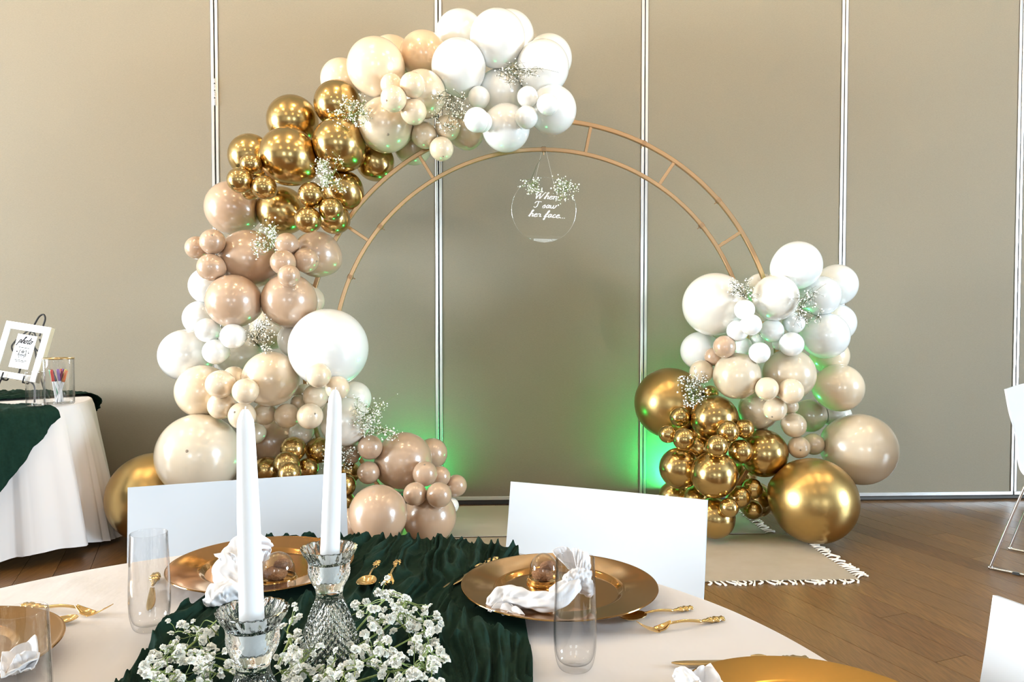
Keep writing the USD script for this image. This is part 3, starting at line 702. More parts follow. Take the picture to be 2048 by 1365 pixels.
# ------------------------------------------------------------------ round dining table with cloth and runner
TC, TR, TZ = np.array([-.26, .83]), .745, .752
rt_ = thing('dining_table', 'round dining table hidden under the ivory cloth in the foreground', 'table', (TC[0], TC[1], 0))
part(rt_, 'tabletop', lathe([(0, .715), (TR - .02, .715), (TR - .012, .72), (TR - .012, .742), (TR - .02, .746), (0, .746)], 96), 'table_wood')
part(rt_, 'pedestal', lathe([(0, 0), (.30, 0), (.30, .02), (.06, .06), (.045, .1), (.045, .66), (.12, .712), (0, .712)], 40), 'rubber')
def drape_cloth(R, zt, drop, nfold, flare, seed, lump=.0012, hem=None):
    k = 361; th = np.linspace(0, 2 * PI, k); k_ = np.random.default_rng(seed)
    rs = np.concatenate([np.linspace(.01, R - .012, 46), R - .012 + .012 * np.sin(np.linspace(0, PI / 2, 6)[1:])])
    prof = [(r, zt - (.012 - math.sqrt(max(.012 ** 2 - max(r - (R - .012), 0) ** 2, 0)))) for r in rs]
    phase = np.cumsum(k_.normal(0, .10, k)); phase -= np.linspace(0, phase[-1], k)
    folds = np.sin(nfold * th + 1.2 * phase) * .6 + .4 * np.sin((nfold * 2 - 3) * th + 2 * phase + 1)
    P = []
    for r, z in prof:
        x, y = r * np.cos(th), r * np.sin(th)
        w = lump * (noise2(x * 7, y * 7, seed) + .8 * (1 - np.abs(noise2(x * 3.2 + y * 2, y * 3.2 - x, seed + 2))) ** 6 * 2)
        P.append(np.stack([x, y, z + w * min(1, (R - r) / .05)], -1))
    z0 = prof[-1][1]
    for q in np.linspace(0, 1, 40)[1:]:
        e = q ** .75; hd = drop if hem is None else drop + hem(th)
        rr = R + .004 + flare * q * (.55 + .45 * np.sin(th * 3 + seed)) * .5 + flare * e * (.5 + .5 * folds)
        P.append(np.stack([rr * np.cos(th), rr * np.sin(th), z0 - hd * q + 0 * th], -1))
    P = np.array(P); P[:, -1] = P[:, 0]
    return sheet(P, .0016)
obj('tablecloth', drape_cloth(.75, .7525, .60, 26, .035, 3), 'cloth_ivory', 'ivory white round tablecloth spread over the foreground dining table', 'tablecloth', (TC[0], TC[1], 0))

def tz(px, py, h=0.0): return onz(px, py, TZ + .002 + h)
nu, nv = 320, 460
u = np.linspace(0, 1, nu)[:, None]; v = np.linspace(0, 1, nv)[None]
xl, xr = -.435 + .02 * noise2(v * 9, 0 * v, 5), .052 + .03 * v ** 2 + .018 * noise2(v * 10, 0 * v + 5, 6)
X = xl + (xr - xl) * u
hw = np.sqrt(np.maximum(.754 ** 2 - (X - TC[0]) ** 2, .01)); y0, y1 = TC[1] - hw, TC[1] + hw
S = -.22 + v * (y1 - y0 + .44)
Lr = y1 - y0
wz = u * .5 + .035 * noise2(u * 5, S * 5, 11) + .012 * noise2(u * 14, S * 16, 12)
rid = (1 - np.abs(noise2(wz * 66, S * 4.5, 13))) ** 2 + .6 * (1 - np.abs(noise2(wz * 135 + 9, S * 10, 14))) ** 2
hh = .0015 + .0120 * rid ** 1.5 + .003 * (noise2(u * 9, S * 22, 15) + .5)
Yv = np.where(S < 0, y0 - hh, np.where(S > Lr, y1 + hh, y0 + S)); Zv = np.where(S < 0, TZ + S, np.where(S > Lr, TZ - (S - Lr), TZ + .0015 + hh))
for pc in ((.130, 1.240), (-.378, 1.372)):
    hh = np.where(np.hypot(X - pc[0], y0 + S - pc[1]) < .176, np.minimum(hh, .0072), hh)
Zv = np.where((S >= 0) & (S <= Lr), TZ + .0015 + hh, Zv)
edge = np.minimum(S, Lr - S); Zv = np.where((edge > 0) & (edge < .01), np.minimum(Zv, TZ + .0015 + hh * (.6 + 40 * edge)), Zv)
obj('table_runner', sheet(np.stack([X + 0 * S, Yv, Zv], -1), .0012), 'runner_green', 'dark green crinkled gauze runner laid across the foreground table', 'table runner', smooth=True)

# chargers
CH = [(0, .0), (.095, .0), (.10, .001), (.108, .007), (.160, .0135), (.1645, .0150), (.1660, .0162), (.1655, .0175), (.1635, .0178), (.159, .0168), (.112, .0112), (.106, .009), (.1005, .0045), (.098, .004), (0, .004)]
def charger(c, label, m_='charger_gold', R=.158):
    t = thing('charger_plate', label, 'plate', (c[0], c[1], TZ + .0115), group='gold charger plates')
    s = R / .166; g = lathe([(r * s, z) for r, z in CH], 120)
    part(t, 'plate', g, m_, 50)
    return TZ + .0115
PR, PLL = np.array([.130, 1.240]), np.array([-.378, 1.372])
far = onz(1505, 1311, TZ + .029); PB = np.array([far[0] + .012, far[1] - .160])
rr_ = onz(105, 1297, TZ + .028); PW_ = np.array([rr_[0] - .158, rr_[1] - .005])
charger(PR, 'gold charger plate with a tied napkin on the right of the green runner')
charger(PLL, 'gold charger plate behind the left candle with a cookie dome and napkin')
charger(PB, 'brushed gold charger plate cut by the bottom edge at the lower right', 'charger_brushed')
charger(PW_, 'gold charger plate at the left edge, seen through a flute')
PZ = TZ + .0115 + .004

# glassware
def flute(px, py, label, h=.142, r=.0258, yb=None):
    b = tz(px, py, 0) if yb is None else np.array([*ony(px, py, yb)[:2], TZ + .002])
    out = [(0, 0), (.017, 0), (.021, .002), (.0245, .008), (.0275, .022), (.0288, .042), (.0284, .07), (.027, .105), (.0258, .142)]
    inn = [(.0245, .142), (.0258, .105), (.0272, .07), (.0276, .042), (.0262, .024), (.022, .012), (.012, .0075), (0, .0065)]
    s = r / .0258; k = h / .142
    q = spline([(a, c) for a, c in out[1:]], 4); q2 = spline(inn, 4)
    g = lathe([(0, 0)] + [(a * s, c * k) for a, c in q] + [((.0258 - .0004) * s, h + .0006), ((.0245 + .0004) * s, h + .0006)] + [(max(a, 0) * s, c * k) for a, c in q2], 64)
    t = thing('champagne_flute', label, 'glass', b, group='stemless flutes')
    part(t, 'bowl', g, 'drinking_glass', True)
flute(300, 1259, 'empty stemless clear flute left of the left gold charger', .141)
flute(1150, 1338, 'empty stemless clear flute in front of the right gold charger', .145, .0250)
flute(47, 1440, 'empty stemless clear flute at the left edge in front of a crumpled napkin', .142, .0255, .845)

# crystal candle holders with taper candles
def holder(x, y, label, cl, lean, seed):
    t = thing('candle_holder', label, 'candle holder', (x, y, TZ + .009))
    prof = spline([(.041, .0), (.0415, .006), (.038, .020), (.033, .042), (.0255, .066), (.0185, .084), (.0168, .094), (.0185, .102), (.0235, .112), (.0262, .122), (.0262, .131), (.0275, .138), (.0315, .146), (.0350, .152), (.0352, .1535)], 12)
    def mod(R, th, z):
        n = 24; k = z / .0050
        tri = lambda a: np.abs((a % 1) - .5) * 2
        dia = tri(th / (2 * PI) * n + k * .5) + tri(th / (2 * PI) * n - k * .5)
        body = np.clip((.092 - z) / .01, 0, 1) * np.clip(z / .006, 0, 1)
        cup = np.clip((z - .100) / .006, 0, 1)
        bump = .5 * np.cos(th * 6) * np.exp(-((z - .119) / .009) ** 2)
        rimf = np.clip((z - .136) / .01, 0, 1)
        return R * (1 + .060 * (dia - 1) * body + .045 * bump * cup + .022 * (dia - 1) * np.exp(-((z - .119) / .008) ** 2) + rimf * (.022 * np.cos(th * 24) + .02 * np.cos(th * 12 + z * 300)))
    outer = [(0, .078), (.006, .077), (.0105, .070), (.0165, .058), (.026, .030), (.0325, .010), (.035, 0)] + [tuple(p) for p in prof]
    inner = [(.0325, .1535), (.029, .147), (.0235, .139), (.0148, .134), (.0142, .128), (.0142, .112), (0, .112)]
    part(t, 'body', lathe(outer + inner, 192, lambda R, th, z: np.where((np.arange(len(outer) + len(inner))[:, None] < 7), R, 0) + np.where(np.arange(len(outer) + len(inner))[:, None] < 7, 0, 1) * np.where(np.arange(len(outer) + len(inner))[:, None] < len(outer), mod(R, th, z), R * (1 + .03 * np.cos(th * 24) * np.clip((z - .138) / .01, 0, 1)))), 'crystal', 18)
    c = thing('candle', cl, 'candle', (x, y, TZ + .009 + .113))
    h = .243; prof = [(0, 0), (.0122, 0), (.0126, .001), (.0124, .03), (.0112, .14), (.0088, h - .02), (.0080, h - .011), (.0048, h - .003), (.0026, h), (0, h)]
    w = lathe(prof, 40); wick = tube([(0, 0, h - .001), (.0003, 0, h + .0015), (.0006, 0, h + .003)], .0007, 5)
    M = rotm((0, 1, 0), lean)
    w.apply_transform(M); wick.apply_transform(M)
    part(c, 'wax', w, 'wax', 40); part(c, 'wick', wick, 'wax')
p1, p2 = ony(505, 1240, .79), ony(658, 1100, 1.0)
holder(p1[0], p1[1], 'pressed glass candle holder in front, nearest to the camera', 'white taper candle in the nearer, left glass holder', -1.2, 1)
holder(p2[0], p2[1], 'pressed glass candle holder farther back, right of the other one', 'white taper candle in the farther, right glass holder', 2.2, 2)

# cutlery: local x from handle end to tip
def ornate(x0, x1, w):
    s = np.linspace(0, 1, 34); th = np.arange(14) / 14 * 2 * PI
    r = w * (.45 + .55 * np.sin(PI * np.clip(s * 1.1 + .12, 0, 1)) ** .8) * (1 + .16 * np.sin(s * 26))
    r[0] *= .3; r[-1] = .0022
    V = np.stack([np.repeat(x0 + (x1 - x0) * s[:, None], 14, 1), r[:, None] * np.cos(th) * (1 + .12 * np.cos(3 * th + s[:, None] * 30)), .5 * r[:, None] * np.sin(th) * (1 + .25 * np.cos(5 * th + 20 * s[:, None]))], -1).reshape(-1, 3)
    f = grid_faces(34, 14, False, True); return trimesh.Trimesh(V, f[:, ::-1], process=False)
def shaft(x0, x1, z0, z1, arch_):
    s = np.linspace(0, 1, 12); z = z0 + (z1 - z0) * s + arch_ * np.sin(PI * s)
    return tube(np.stack([x0 + (x1 - x0) * s, 0 * s, z], 1), np.linspace(.0030, .0024, 12), 8)
def handle_mesh(xe):
    return cat_([frame_to(ornate(0, .055, .0085), (0, 0, .006), (1, 0, 0), (0, 1, 0), (0, 0, 1)), shaft(.05, xe, .006, .010, .003)])
def bowl(x0, L, w):
    s = np.linspace(-1, 1, 22)[:, None]; q = np.linspace(-1, 1, 14)[None]
    half = w * np.sqrt(np.maximum(1 - s ** 2, .0)) ** .8 * (1 + .12 * s) + .0012
    z = .011 - .010 * (1 - s ** 2) * (1 - q ** 2 * .85) + 0 * q
    return sheet(np.stack([x0 + L * (s + 1) / 2 + 0 * q, half * q, z], -1), .0012)
def fork_head(x0, L, w):
    ms = []
    s = np.linspace(0, 1, 12)[:, None]; q = np.linspace(-1, 1, 9)[None]
    half = w * np.clip(.25 + 1.3 * s, 0, 1); z = .010 - .012 * np.sin(PI * s * .5) + .002 * q ** 2
    ms.append(sheet(np.stack([x0 + L * .45 * s + 0 * q, half * q, z], -1), .0014))
    for k in (-1, -1 / 3, 1 / 3, 1):
        t = np.linspace(0, 1, 10); zz = -.002 + .017 * t ** 1.5
        ms.append(bar_sweep(np.stack([x0 + L * (.43 + .57 * t), np.full(10, k * w * .86), zz + .0], 1), .0013, .0008, (0, 0, 1)))
    return cat_(ms)
def blade(x0, L, w):
    s = np.linspace(0, 1, 20)[:, None]; q = np.linspace(0, 1, 5)[None]
    hi = w * np.sin(np.clip(s * 1.25 + .22, 0, PI / 2)) * np.sqrt(np.maximum(1 - s ** 4, .003)); lo = -w * .45 * np.sqrt(np.maximum(1 - s ** 6, .003))
    return sheet(np.stack([x0 + L * s + 0 * q, lo + (hi - lo) * q, .004 + 0 * s * q], -1), .0016)
def cutlery(kind, end, tip, label, m_='gold_bright', z=TZ + .002, roll=0, L0=.178):
    a, b = onz(*end, z + .006), onz(*tip, z + .004); d = (b - a)[:2]; L = np.linalg.norm(d); s = min(max(L / L0, .55), 1.25)
    t = thing(kind, label, kind, (a[0], a[1], z), math.atan2(d[1], d[0]))
    M = trimesh.transformations.scale_matrix(s)
    def P(n, g):
        g.apply_transform(M)
        g.apply_translation((0, 0, .0005 - min(0, g.bounds[0][2])) if kind != 'x' else (0, 0, 0)); part(t, n, g, m_, True)
    if kind == 'spoon': P('handle', handle_mesh(.118)); P('bowl', bowl(.115, .063, .0205))
    elif kind == 'fork': P('handle', handle_mesh(.118)); P('fork_head', fork_head(.112, .066, .0115))
    else: P('handle', handle_mesh(.075)); P('blade', blade(.07, .108, .0105))
cutlery('spoon', (1385, 1214), (1238, 1240), 'gold spoon with ornate handle right of the right charger', 'gold_bright')
cutlery('fork', (1448, 1236), (1278, 1262), 'gold fork with ornate handle, nearest the open table at right', 'gold_bright')
cutlery('knife', (994, 1117), (886, 1177), 'gold knife lying on the green runner, half under the right charger', 'gold_antique', TZ + .0095)
cutlery('knife', (312, 1149), (296, 1222), 'dull gold knife seen through the left flute', 'gold_antique')
cutlery('fork', (45, 1210), (218, 1229), 'gold fork with raised tines at the left edge of the table', 'gold_bright')
cutlery('spoon', (-25, 1262), (157, 1238), 'gold spoon in front of the left fork, beside the flute', 'gold_bright')
cutlery('spoon', (757, 1122), (733, 1167), 'gold spoon with ornate end on the runner, left of the pair by the right candle', 'gold_bright', TZ + .019, 0, .15)
cutlery('fork', (797, 1121), (774, 1170), 'gold fork with ornate end on the runner, right of the pair by the right candle', 'gold_bright', TZ + .019, 0, .15)
cutlery('knife', (1618, 1321), (1343, 1327), 'gold knife behind the lower right charger, only its ends showing', 'gold_antique')

# cookie domes
def cookie_mesh(r, seed):
    g = trimesh.creation.icosphere(4, 1.0); v = np.array(g.vertices); v = v * (1 + .16 * (meshkit.fbm(v * 4, 3, seed) - .5)[:, None] + .12 * (meshkit.noise(v * 14, seed) - .5)[:, None])
    v *= np.array([r, r, r * .55]); return trimesh.Trimesh(v, g.faces, process=False)
def dome_(c, where, sc=1.0):
    z = PZ
    t = thing('cookie_dome', f'small clear dome on a gold ring base {where}', 'dome', (c[0], c[1], z), group='cookie domes')
    part(t, 'base', lathe([(0, 0), (.0285 * sc, 0), (.029 * sc, .001), (.029 * sc, .0035), (.0265 * sc, .0045), (.0265 * sc, .0085), (.025 * sc, .009), (.0245 * sc, .004), (0, .004)], 48), 'gold_bright')
    a = np.linspace(0, PI / 2, 16); o = [(.0248 * sc, .0045), (.0248 * sc, .018)] + [(.0248 * sc * math.cos(q), .018 + .031 * math.sin(q)) for q in a[1:]]
    i_ = [(max(r - .0008, 0), z_ - (.0008 if r < .02 else 0)) for r, z_ in o[::-1]]
    part(t, 'dome', lathe(o + i_, 48), 'dome_plastic', True)
    for k, (dx, dy, dz, ty, tz_, r, lb) in enumerate(((-.003, -.004, .0145, 4, 5, .0175, f'brown cookie lying flat at the bottom of the dome {where}'), (.007, .003, .0270, 38, 20, .0135, f'brown cookie leaning on top in the dome {where}'))):
        g = cookie_mesh(r * sc, k + int(c[0] * 100) % 7); g.apply_transform(rotm((0, 1, 0), ty)); g.apply_transform(rotm((0, 0, 1), tz_ * 5))
        obj('cookie', g, 'cookie', lb, 'cookie', (c[0] + dx * sc, c[1] + dy * sc, z + dz), True)
dr = onz(1088, 1166, PZ); dome_((dr[0], dr[1]), 'on the right charger', 1.0)
dl = onz(556, 1163, PZ); dome_((dl[0], dl[1]), 'on the left charger', 1.12)

# napkins
def at_(px, py, y): return ony(px, py, y)
def roll_cloth(P, R, flat=.75, k=5, seed=0, amp=.28, n=14):
    P = spline(P, n); N = len(P); R = np.interp(np.linspace(0, 1, N), np.linspace(0, 1, len(R)), R)
    T = np.gradient(P, axis=0); T /= np.linalg.norm(T, axis=1, keepdims=True)
    ref = np.array([0, 0, 1.0]) if abs(T[:, 2]).mean() < .6 else np.array([0, -1.0, 0.05])
    a = np.cross(T, ref); a /= np.maximum(np.linalg.norm(a, axis=1, keepdims=True), .05); b = np.cross(a, T)
    th = np.arange(56) / 56 * 2 * PI; s = np.linspace(0, 1, N)
    q = np.stack([np.cos(th)[None] * 1.6 + s[:, None] * 5, np.sin(th)[None] * 1.6 + 0 * s[:, None], s[:, None] * 6 + 0 * th[None]], -1)
    m_ = 1 + amp * (np.sin(k * th[None] + 5 * s[:, None] + 2 * (meshkit.noise(q, seed) * 2 - 1)) * .6 + (meshkit.noise(q * 1.7, seed + 1) * 2 - 1) * .9)
    r = R[:, None] * m_
    V = P[:, None] + a[:, None] * (r * np.cos(th))[..., None] + b[:, None] * (r * np.sin(th) * flat)[..., None]
    V = V.reshape(-1, 3); f = grid_faces(N, 56, False, True)
    V = np.vstack([V, P[0], P[-1]]); kk = np.arange(56); k2 = (kk + 1) % 56
    f = np.vstack([f, np.stack([np.full(56, N * 56), kk, k2], 1), np.stack([np.full(56, N * 56 + 1), (N - 1) * 56 + k2, (N - 1) * 56 + kk], 1)])
    t = trimesh.Trimesh(V, f, process=False); t.fix_normals(); return t
def patch_cloth(c, amp, seed, n=36, freq=3.0, th=.0016, bulge=0.0, round_=.0):
    c = [np.array(p, float) for p in c]; s, t = np.meshgrid(np.linspace(0, 1, n), np.linspace(0, 1, n), indexing='ij')
    if round_:                                                                 # squircle outline
        a, b = s * 2 - 1, t * 2 - 1; s2, t2 = a * np.sqrt(1 - b * b / 2), b * np.sqrt(1 - a * a / 2); s, t = (s * (1 - round_) + (s2 + 1) / 2 * round_), (t * (1 - round_) + (t2 + 1) / 2 * round_)
    P = ((1 - s) * (1 - t))[..., None] * c[0] + (s * (1 - t))[..., None] * c[1] + (s * t)[..., None] * c[2] + ((1 - s) * t)[..., None] * c[3]
    N = np.cross(c[1] - c[0], c[3] - c[0]); N /= np.linalg.norm(N)
    w = noise2(s * freq + seed, t * freq, seed); w2 = (1 - np.abs(noise2(s * freq * 1.7 + t * 2, t * freq * .9 + seed, seed + 3))) ** 3
    h = amp * (w + .9 * w2) + bulge * np.sin(PI * np.clip(s, 0, 1)) * np.sin(PI * np.clip(t, 0, 1))
    return sheet(P + N * h[..., None], th)
def put(ms, label, floor_z):
    g = cat_(ms); v = np.array(g.vertices); v[:, 2] = np.where(v[:, 2] < floor_z, floor_z + .02 * (v[:, 2] - floor_z), v[:, 2]); c = np.array([v[:, 0].mean(), v[:, 1].mean(), v[:, 2].min()])
    return obj('napkin', trimesh.Trimesh(v - c, g.faces, process=False), 'napkin', label, 'napkin', c, True, 'white napkins on the chargers')
RZ = TZ + .0115 + .018
put([roll_cloth([onz(978, 1211, RZ), onz(1000, 1196, RZ + .006), onz(1030, 1195, RZ + .008), onz(1065, 1201, RZ + .008), onz(1105, 1200, RZ + .012), onz(1135, 1178, RZ + .022), onz(1160, 1155, RZ + .03)], [.006, .018, .017, .0165, .017, .016, .010], .8, 4, 3, .26),
     patch_cloth([onz(975, 1218, RZ + .002), onz(1006, 1190, RZ + .012), onz(1050, 1226, RZ + .002), onz(1010, 1222, RZ + .001)], .005, 4, bulge=.006),
     roll_cloth([onz(1160, 1158, RZ + .03), onz(1172, 1175, RZ + .018), onz(1182, 1190, RZ + .004)], [.010, .014, .006], .8, 3, 8, .2),
     roll_cloth([onz(1130, 1163, RZ + .032), onz(1155, 1152, RZ + .036), onz(1180, 1150, RZ + .034)], [.007, .011, .007], 1.0, 3, 9, .2),
     patch_cloth([at_(1168, 1150, 1.235), at_(1148, 1150, 1.235), at_(1098, 1098, 1.25), at_(1138, 1090, 1.262)], .004, 5, bulge=.007, round_=.5),
     patch_cloth([at_(1178, 1150, 1.235), at_(1158, 1150, 1.230), at_(1142, 1090, 1.245), at_(1184, 1112, 1.262)], .004, 6, bulge=-.007, round_=.5)],
    'white napkin tied with two upright ears on the right charger', PZ + .0008)
put([roll_cloth([at_(535, 1092, 1.40), at_(505, 1085, 1.36), at_(478, 1108, 1.33), at_(462, 1136, 1.30), at_(470, 1165, 1.27), at_(482, 1195, 1.24), at_(484, 1216, 1.215)], [.010, .020, .026, .026, .022, .018, .008], .8, 5, 21, .28),
     patch_cloth([at_(540, 1120, 1.38), at_(520, 1122, 1.37), at_(522, 1086, 1.385), at_(545, 1090, 1.40)], .004, 22, bulge=.006, round_=.6),
     patch_cloth([at_(480, 1135, 1.29), at_(470, 1105, 1.30), at_(428, 1108, 1.31), at_(452, 1128, 1.30)], .005, 23, bulge=.005, round_=.3),
     patch_cloth([at_(470, 1130, 1.31), at_(500, 1120, 1.32), at_(505, 1072, 1.35), at_(462, 1095, 1.35)], .006, 24, bulge=.006, round_=.5),
     roll_cloth([at_(488, 1196, 1.235), at_(462, 1185, 1.225), at_(438, 1190, 1.215), at_(424, 1210, 1.205), at_(416, 1222, 1.20)], [.012, .018, .020, .016, .007], .8, 5, 25, .25)],
    'white ruffled napkin standing behind the left candle on the left charger', TZ + .016)
put([roll_cloth([onz(1350, 1352, RZ + .004), onz(1366, 1352, RZ + .008), onz(1378, 1375, RZ + .006), onz(1385, 1400, RZ)], [.005, .011, .012, .01], .9, 4, 31, .25),
     patch_cloth([onz(1372, 1348, RZ + .014), onz(1422, 1322, RZ + .022), onz(1462, 1385, RZ + .008), onz(1390, 1400, RZ)], .005, 33, bulge=.014, round_=.25),
     patch_cloth([onz(1360, 1366, RZ + .006), onz(1388, 1346, RZ + .014), onz(1420, 1390, RZ + .02), onz(1370, 1410, RZ)], .005, 34, bulge=.008, round_=.4)],
    'white folded napkin on the brushed charger at the lower right', PZ + .0008)
put([patch_cloth([onz(0, 1352, RZ + .004), onz(2, 1300, RZ + .012), onz(72, 1264, RZ + .02), onz(78, 1318, RZ + .008)], .007, 41, n=44, bulge=.012, round_=.15),
     patch_cloth([onz(8, 1350, RZ + .002), onz(40, 1300, RZ + .016), onz(82, 1305, RZ + .01), onz(70, 1335, RZ)], .006, 43, bulge=.008, round_=.2)],
    'crumpled white napkin seen through the flute at the left edge', PZ + .0008)

# ------------------------------------------------------------------ sprigs of baby's breath on the table
def blossom(seed):
    k = np.random.default_rng(seed); V, F = [], []
    for ring, (n, tilt, ln) in enumerate(((6, 15, 1.0), (5, 48, .85), (4, 75, .65))):
        for j in range(n):
            a = 2 * PI * (j + .5 * ring + k.normal(0, .12)) / n; t = math.radians(tilt + k.normal(0, 9)); L = ln * (1 + k.normal(0, .1))
            d = np.array([math.cos(a) * math.cos(t), math.sin(a) * math.cos(t), math.sin(t)]); sd = np.array([-math.sin(a), math.cos(a), 0]); nn = np.cross(d, sd)
            base = len(V)
            for s, w in ((0.0, .2), (.55, .62), (1.0, .60)):
                for q in (-1, 0, 1):
                    V.append(d * L * (s - (-.06 if (q == 0 and s == 1) else 0)) + sd * q * w + nn * (.22 * q * q * s + k.normal(0, .03)) * -1)
            for i in range(2):
                for j2 in range(2):
                    p = base + i * 3 + j2; F += [[p, p + 1, p + 4], [p, p + 4, p + 3]]
    return trimesh.Trimesh(np.array(V), np.array(F), process=False)
BLS = [blossom(s) for s in range(5)]
def table_sprig(label, stems, poly, n, hrange, seed, size=.0052):
    k = np.random.default_rng(seed); pg = Polygon(poly); c = onz(*pg.centroid.coords[0], TZ + .012); TZs = TZ + .008
    paths = [spline([onz(a, b, TZs + h) - c for a, b, h in s], 10) for s in stems]; nodes = np.vstack(paths)
    t = thing('babys_breath_sprig', label, 'flowers', c, group="baby's breath on the table")
    ms = [tube(p, np.linspace(.0017, .0010, len(p)), 6) for p in paths]; x0, y0, x1, y1 = pg.bounds; pts = []
    while len(pts) < n:
        a, b = x0 + (x1 - x0) * k.random(), y0 + (y1 - y0) * k.random()
        if not pg.contains(Point(a, b)): continue
        hub = onz(a, b, TZs + hrange[0] + (hrange[1] - hrange[0]) * k.random()) - c
        nd = nodes[np.argmin(np.linalg.norm(nodes - hub, axis=1))]
        ms.append(tube(spline([nd, (nd + hub) / 2 + np.array([0, 0, .006]) + k.normal(0, .004, 3), hub], 4), .0007, 4))
        for _ in range(int(k.integers(2, 6))):
            p = hub + k.normal(0, 1, 3) * np.array([.0085, .0085, .007]); p[2] = max(p[2], -.002)
            ms.append(tube([hub, (hub + p) / 2 + k.normal(0, .001, 3), p], .0005, 3)); pts.append(p)
    part(t, 'stems', cat_(ms), 'stem_green', False)
    for p in pts[:300]:
        b = BLS[int(k.integers(5))].copy(); b.apply_scale(size * (.62 + .6 * k.random()))
        up = np.array([k.normal(0, .6), -.45 + k.normal(0, .5), 1]); up /= np.linalg.norm(up); xa = np.cross([0, 1, .1], up); xa /= np.linalg.norm(xa)
        part(t, 'blossom', frame_to(b, p, xa, np.cross(up, xa), up), 'blossom', False)
table_sprig('big dense sprig of white flowers right of the farther candle holder', [[(655, 1325, .012), (720, 1290, .03), (790, 1240, .05), (815, 1195, .055)], [(660, 1345, .012), (760, 1310, .03), (850, 1262, .05)], [(690, 1372, .012), (780, 1345, .03), (850, 1340, .04)], [(690, 1290, .02), (740, 1230, .05), (770, 1200, .06)]],
    [(722, 1205), (765, 1175), (800, 1200), (830, 1180), (866, 1200), (868, 1300), (862, 1372), (700, 1372), (712, 1290), (700, 1235)], 215, (.02, .07), 51)
table_sprig('loose sprig of white flowers left of the nearer candle holder', [[(322, 1300, .025), (380, 1312, .02), (460, 1345, .015), (520, 1385, .012)], [(330, 1303, .025), (400, 1310, .03), (470, 1325, .03)], [(360, 1310, .022), (400, 1275, .03), (440, 1235, .04)], [(420, 1372, .012), (350, 1350, .02), (300, 1340, .02)]],
    [(296, 1325), (330, 1300), (360, 1245), (415, 1240), (430, 1215), (475, 1225), (478, 1372), (290, 1372)], 130, (.012, .05), 52)
table_sprig('small sprig of white flowers between the two candle holders', [[(640, 1385, .012), (605, 1330, .025), (575, 1270, .03), (590, 1235, .03)], [(600, 1330, .025), (640, 1290, .03)], [(580, 1280, .03), (555, 1330, .02)]],
    [(556, 1340), (565, 1225), (600, 1215), (628, 1240), (640, 1300), (634, 1372), (560, 1372)], 70, (.012, .045), 53)
table_sprig('few white flowers lying in front of the farther candle holder foot', [[(600, 1390, .012), (650, 1350, .03), (690, 1345, .035), (720, 1335, .035)]],
    [(615, 1330), (640, 1310), (715, 1325), (722, 1372), (610, 1372)], 32, (.03, .05), 54)

# ------------------------------------------------------------------ white chairs
def chair(center, face, label, W=.48, htop=.81, waist=0.0):
    """center: floor point under the middle of the back's top edge; face: facing direction"""
    t = thing('chair', label, 'chair', (center[0], center[1], 0), math.atan2(face[1], face[0]), group='white moulded chairs with chrome sled legs')
    prof = spline([(0.0, htop), (.018, htop - .10), (.040, htop - .20), (.062, .53), (.082, .475), (.125, .452), (.21, .447), (.32, .452), (.365, .450), (.38, .440)], 8)
    s = np.linspace(0, 1, len(prof))[:, None]; q = np.linspace(-1, 1, 25)[None]
    bk = np.clip((prof[:, 1:2] - .47) / (htop - .47), 0, 1)
    half = W / 2 * (1 - waist * np.exp(-((prof[:, 1:2] - .64) / .07) ** 2) * (prof[:, :1] < .1))
    P = np.stack([prof[:, :1] + .004 * bk * q ** 2, half * q, prof[:, 1:2] + .010 * (1 - bk) * q ** 2], -1)
    part(t, 'shell', sheet(P, .009), 'chair_white', 40)
    for sd in (-1, 1):
        y = sd * (W / 2 - .03)
        part(t, 'leg_frame', tube(spline([(.10, y * .93, .446), (.085, y, .42), (-.035, y * 1.06, .05), (-.04, y * 1.06, .018), (-.02, y * 1.06, .0075), (.35, y * 1.06, .0075), (.38, y * 1.06, .016), (.375, y * 1.05, .05), (.31, y * .97, .42), (.295, y * .93, .44)], 7), .0065, 8), 'chrome', True)
        for xx in (.06, .31):
            part(t, 'glide', box(xx - .015, xx + .015, y * 1.06 - .009, y * 1.06 + .009, .0, .012, .002), 'rubber', False)
    part(t, 'cross_bar', tube([(.22, -(W / 2 - .06), .434), (.22, W / 2 - .06, .434)], .007, 8), 'chrome', True)
def chair_edge(pa, pb, label, z=.81, W=None, **k):
    a, b = onz(*pa, z), onz(*pb, z); d = (b - a)[:2]; W = W or np.linalg.norm(d); c = (a + b)[:2] / 2; n = np.array([d[1], -d[0]]) / np.linalg.norm(d)
    if n @ (TC - c) < 0: n = -n
    chair(c, n, label, np.linalg.norm(d), z, **k)
chair_edge((256, 975), (691, 946), 'white chair with a plain back at the far left side of the dining table')
chair_edge((1024, 963), (1416, 1000), 'white chair with a plain back behind the right charger and flute')
a = onz(1995, 1191, .81); chair((a[0] + .3 * .24, a[1] - .95 * .24), (-.95, -.3), 'white chair whose back corner shows at the bottom right corner', .48)
chair((2.628, 3.702), (.7, -.72), 'white chair on thin chrome legs standing at the right edge by the wall', .46, .87, .12)

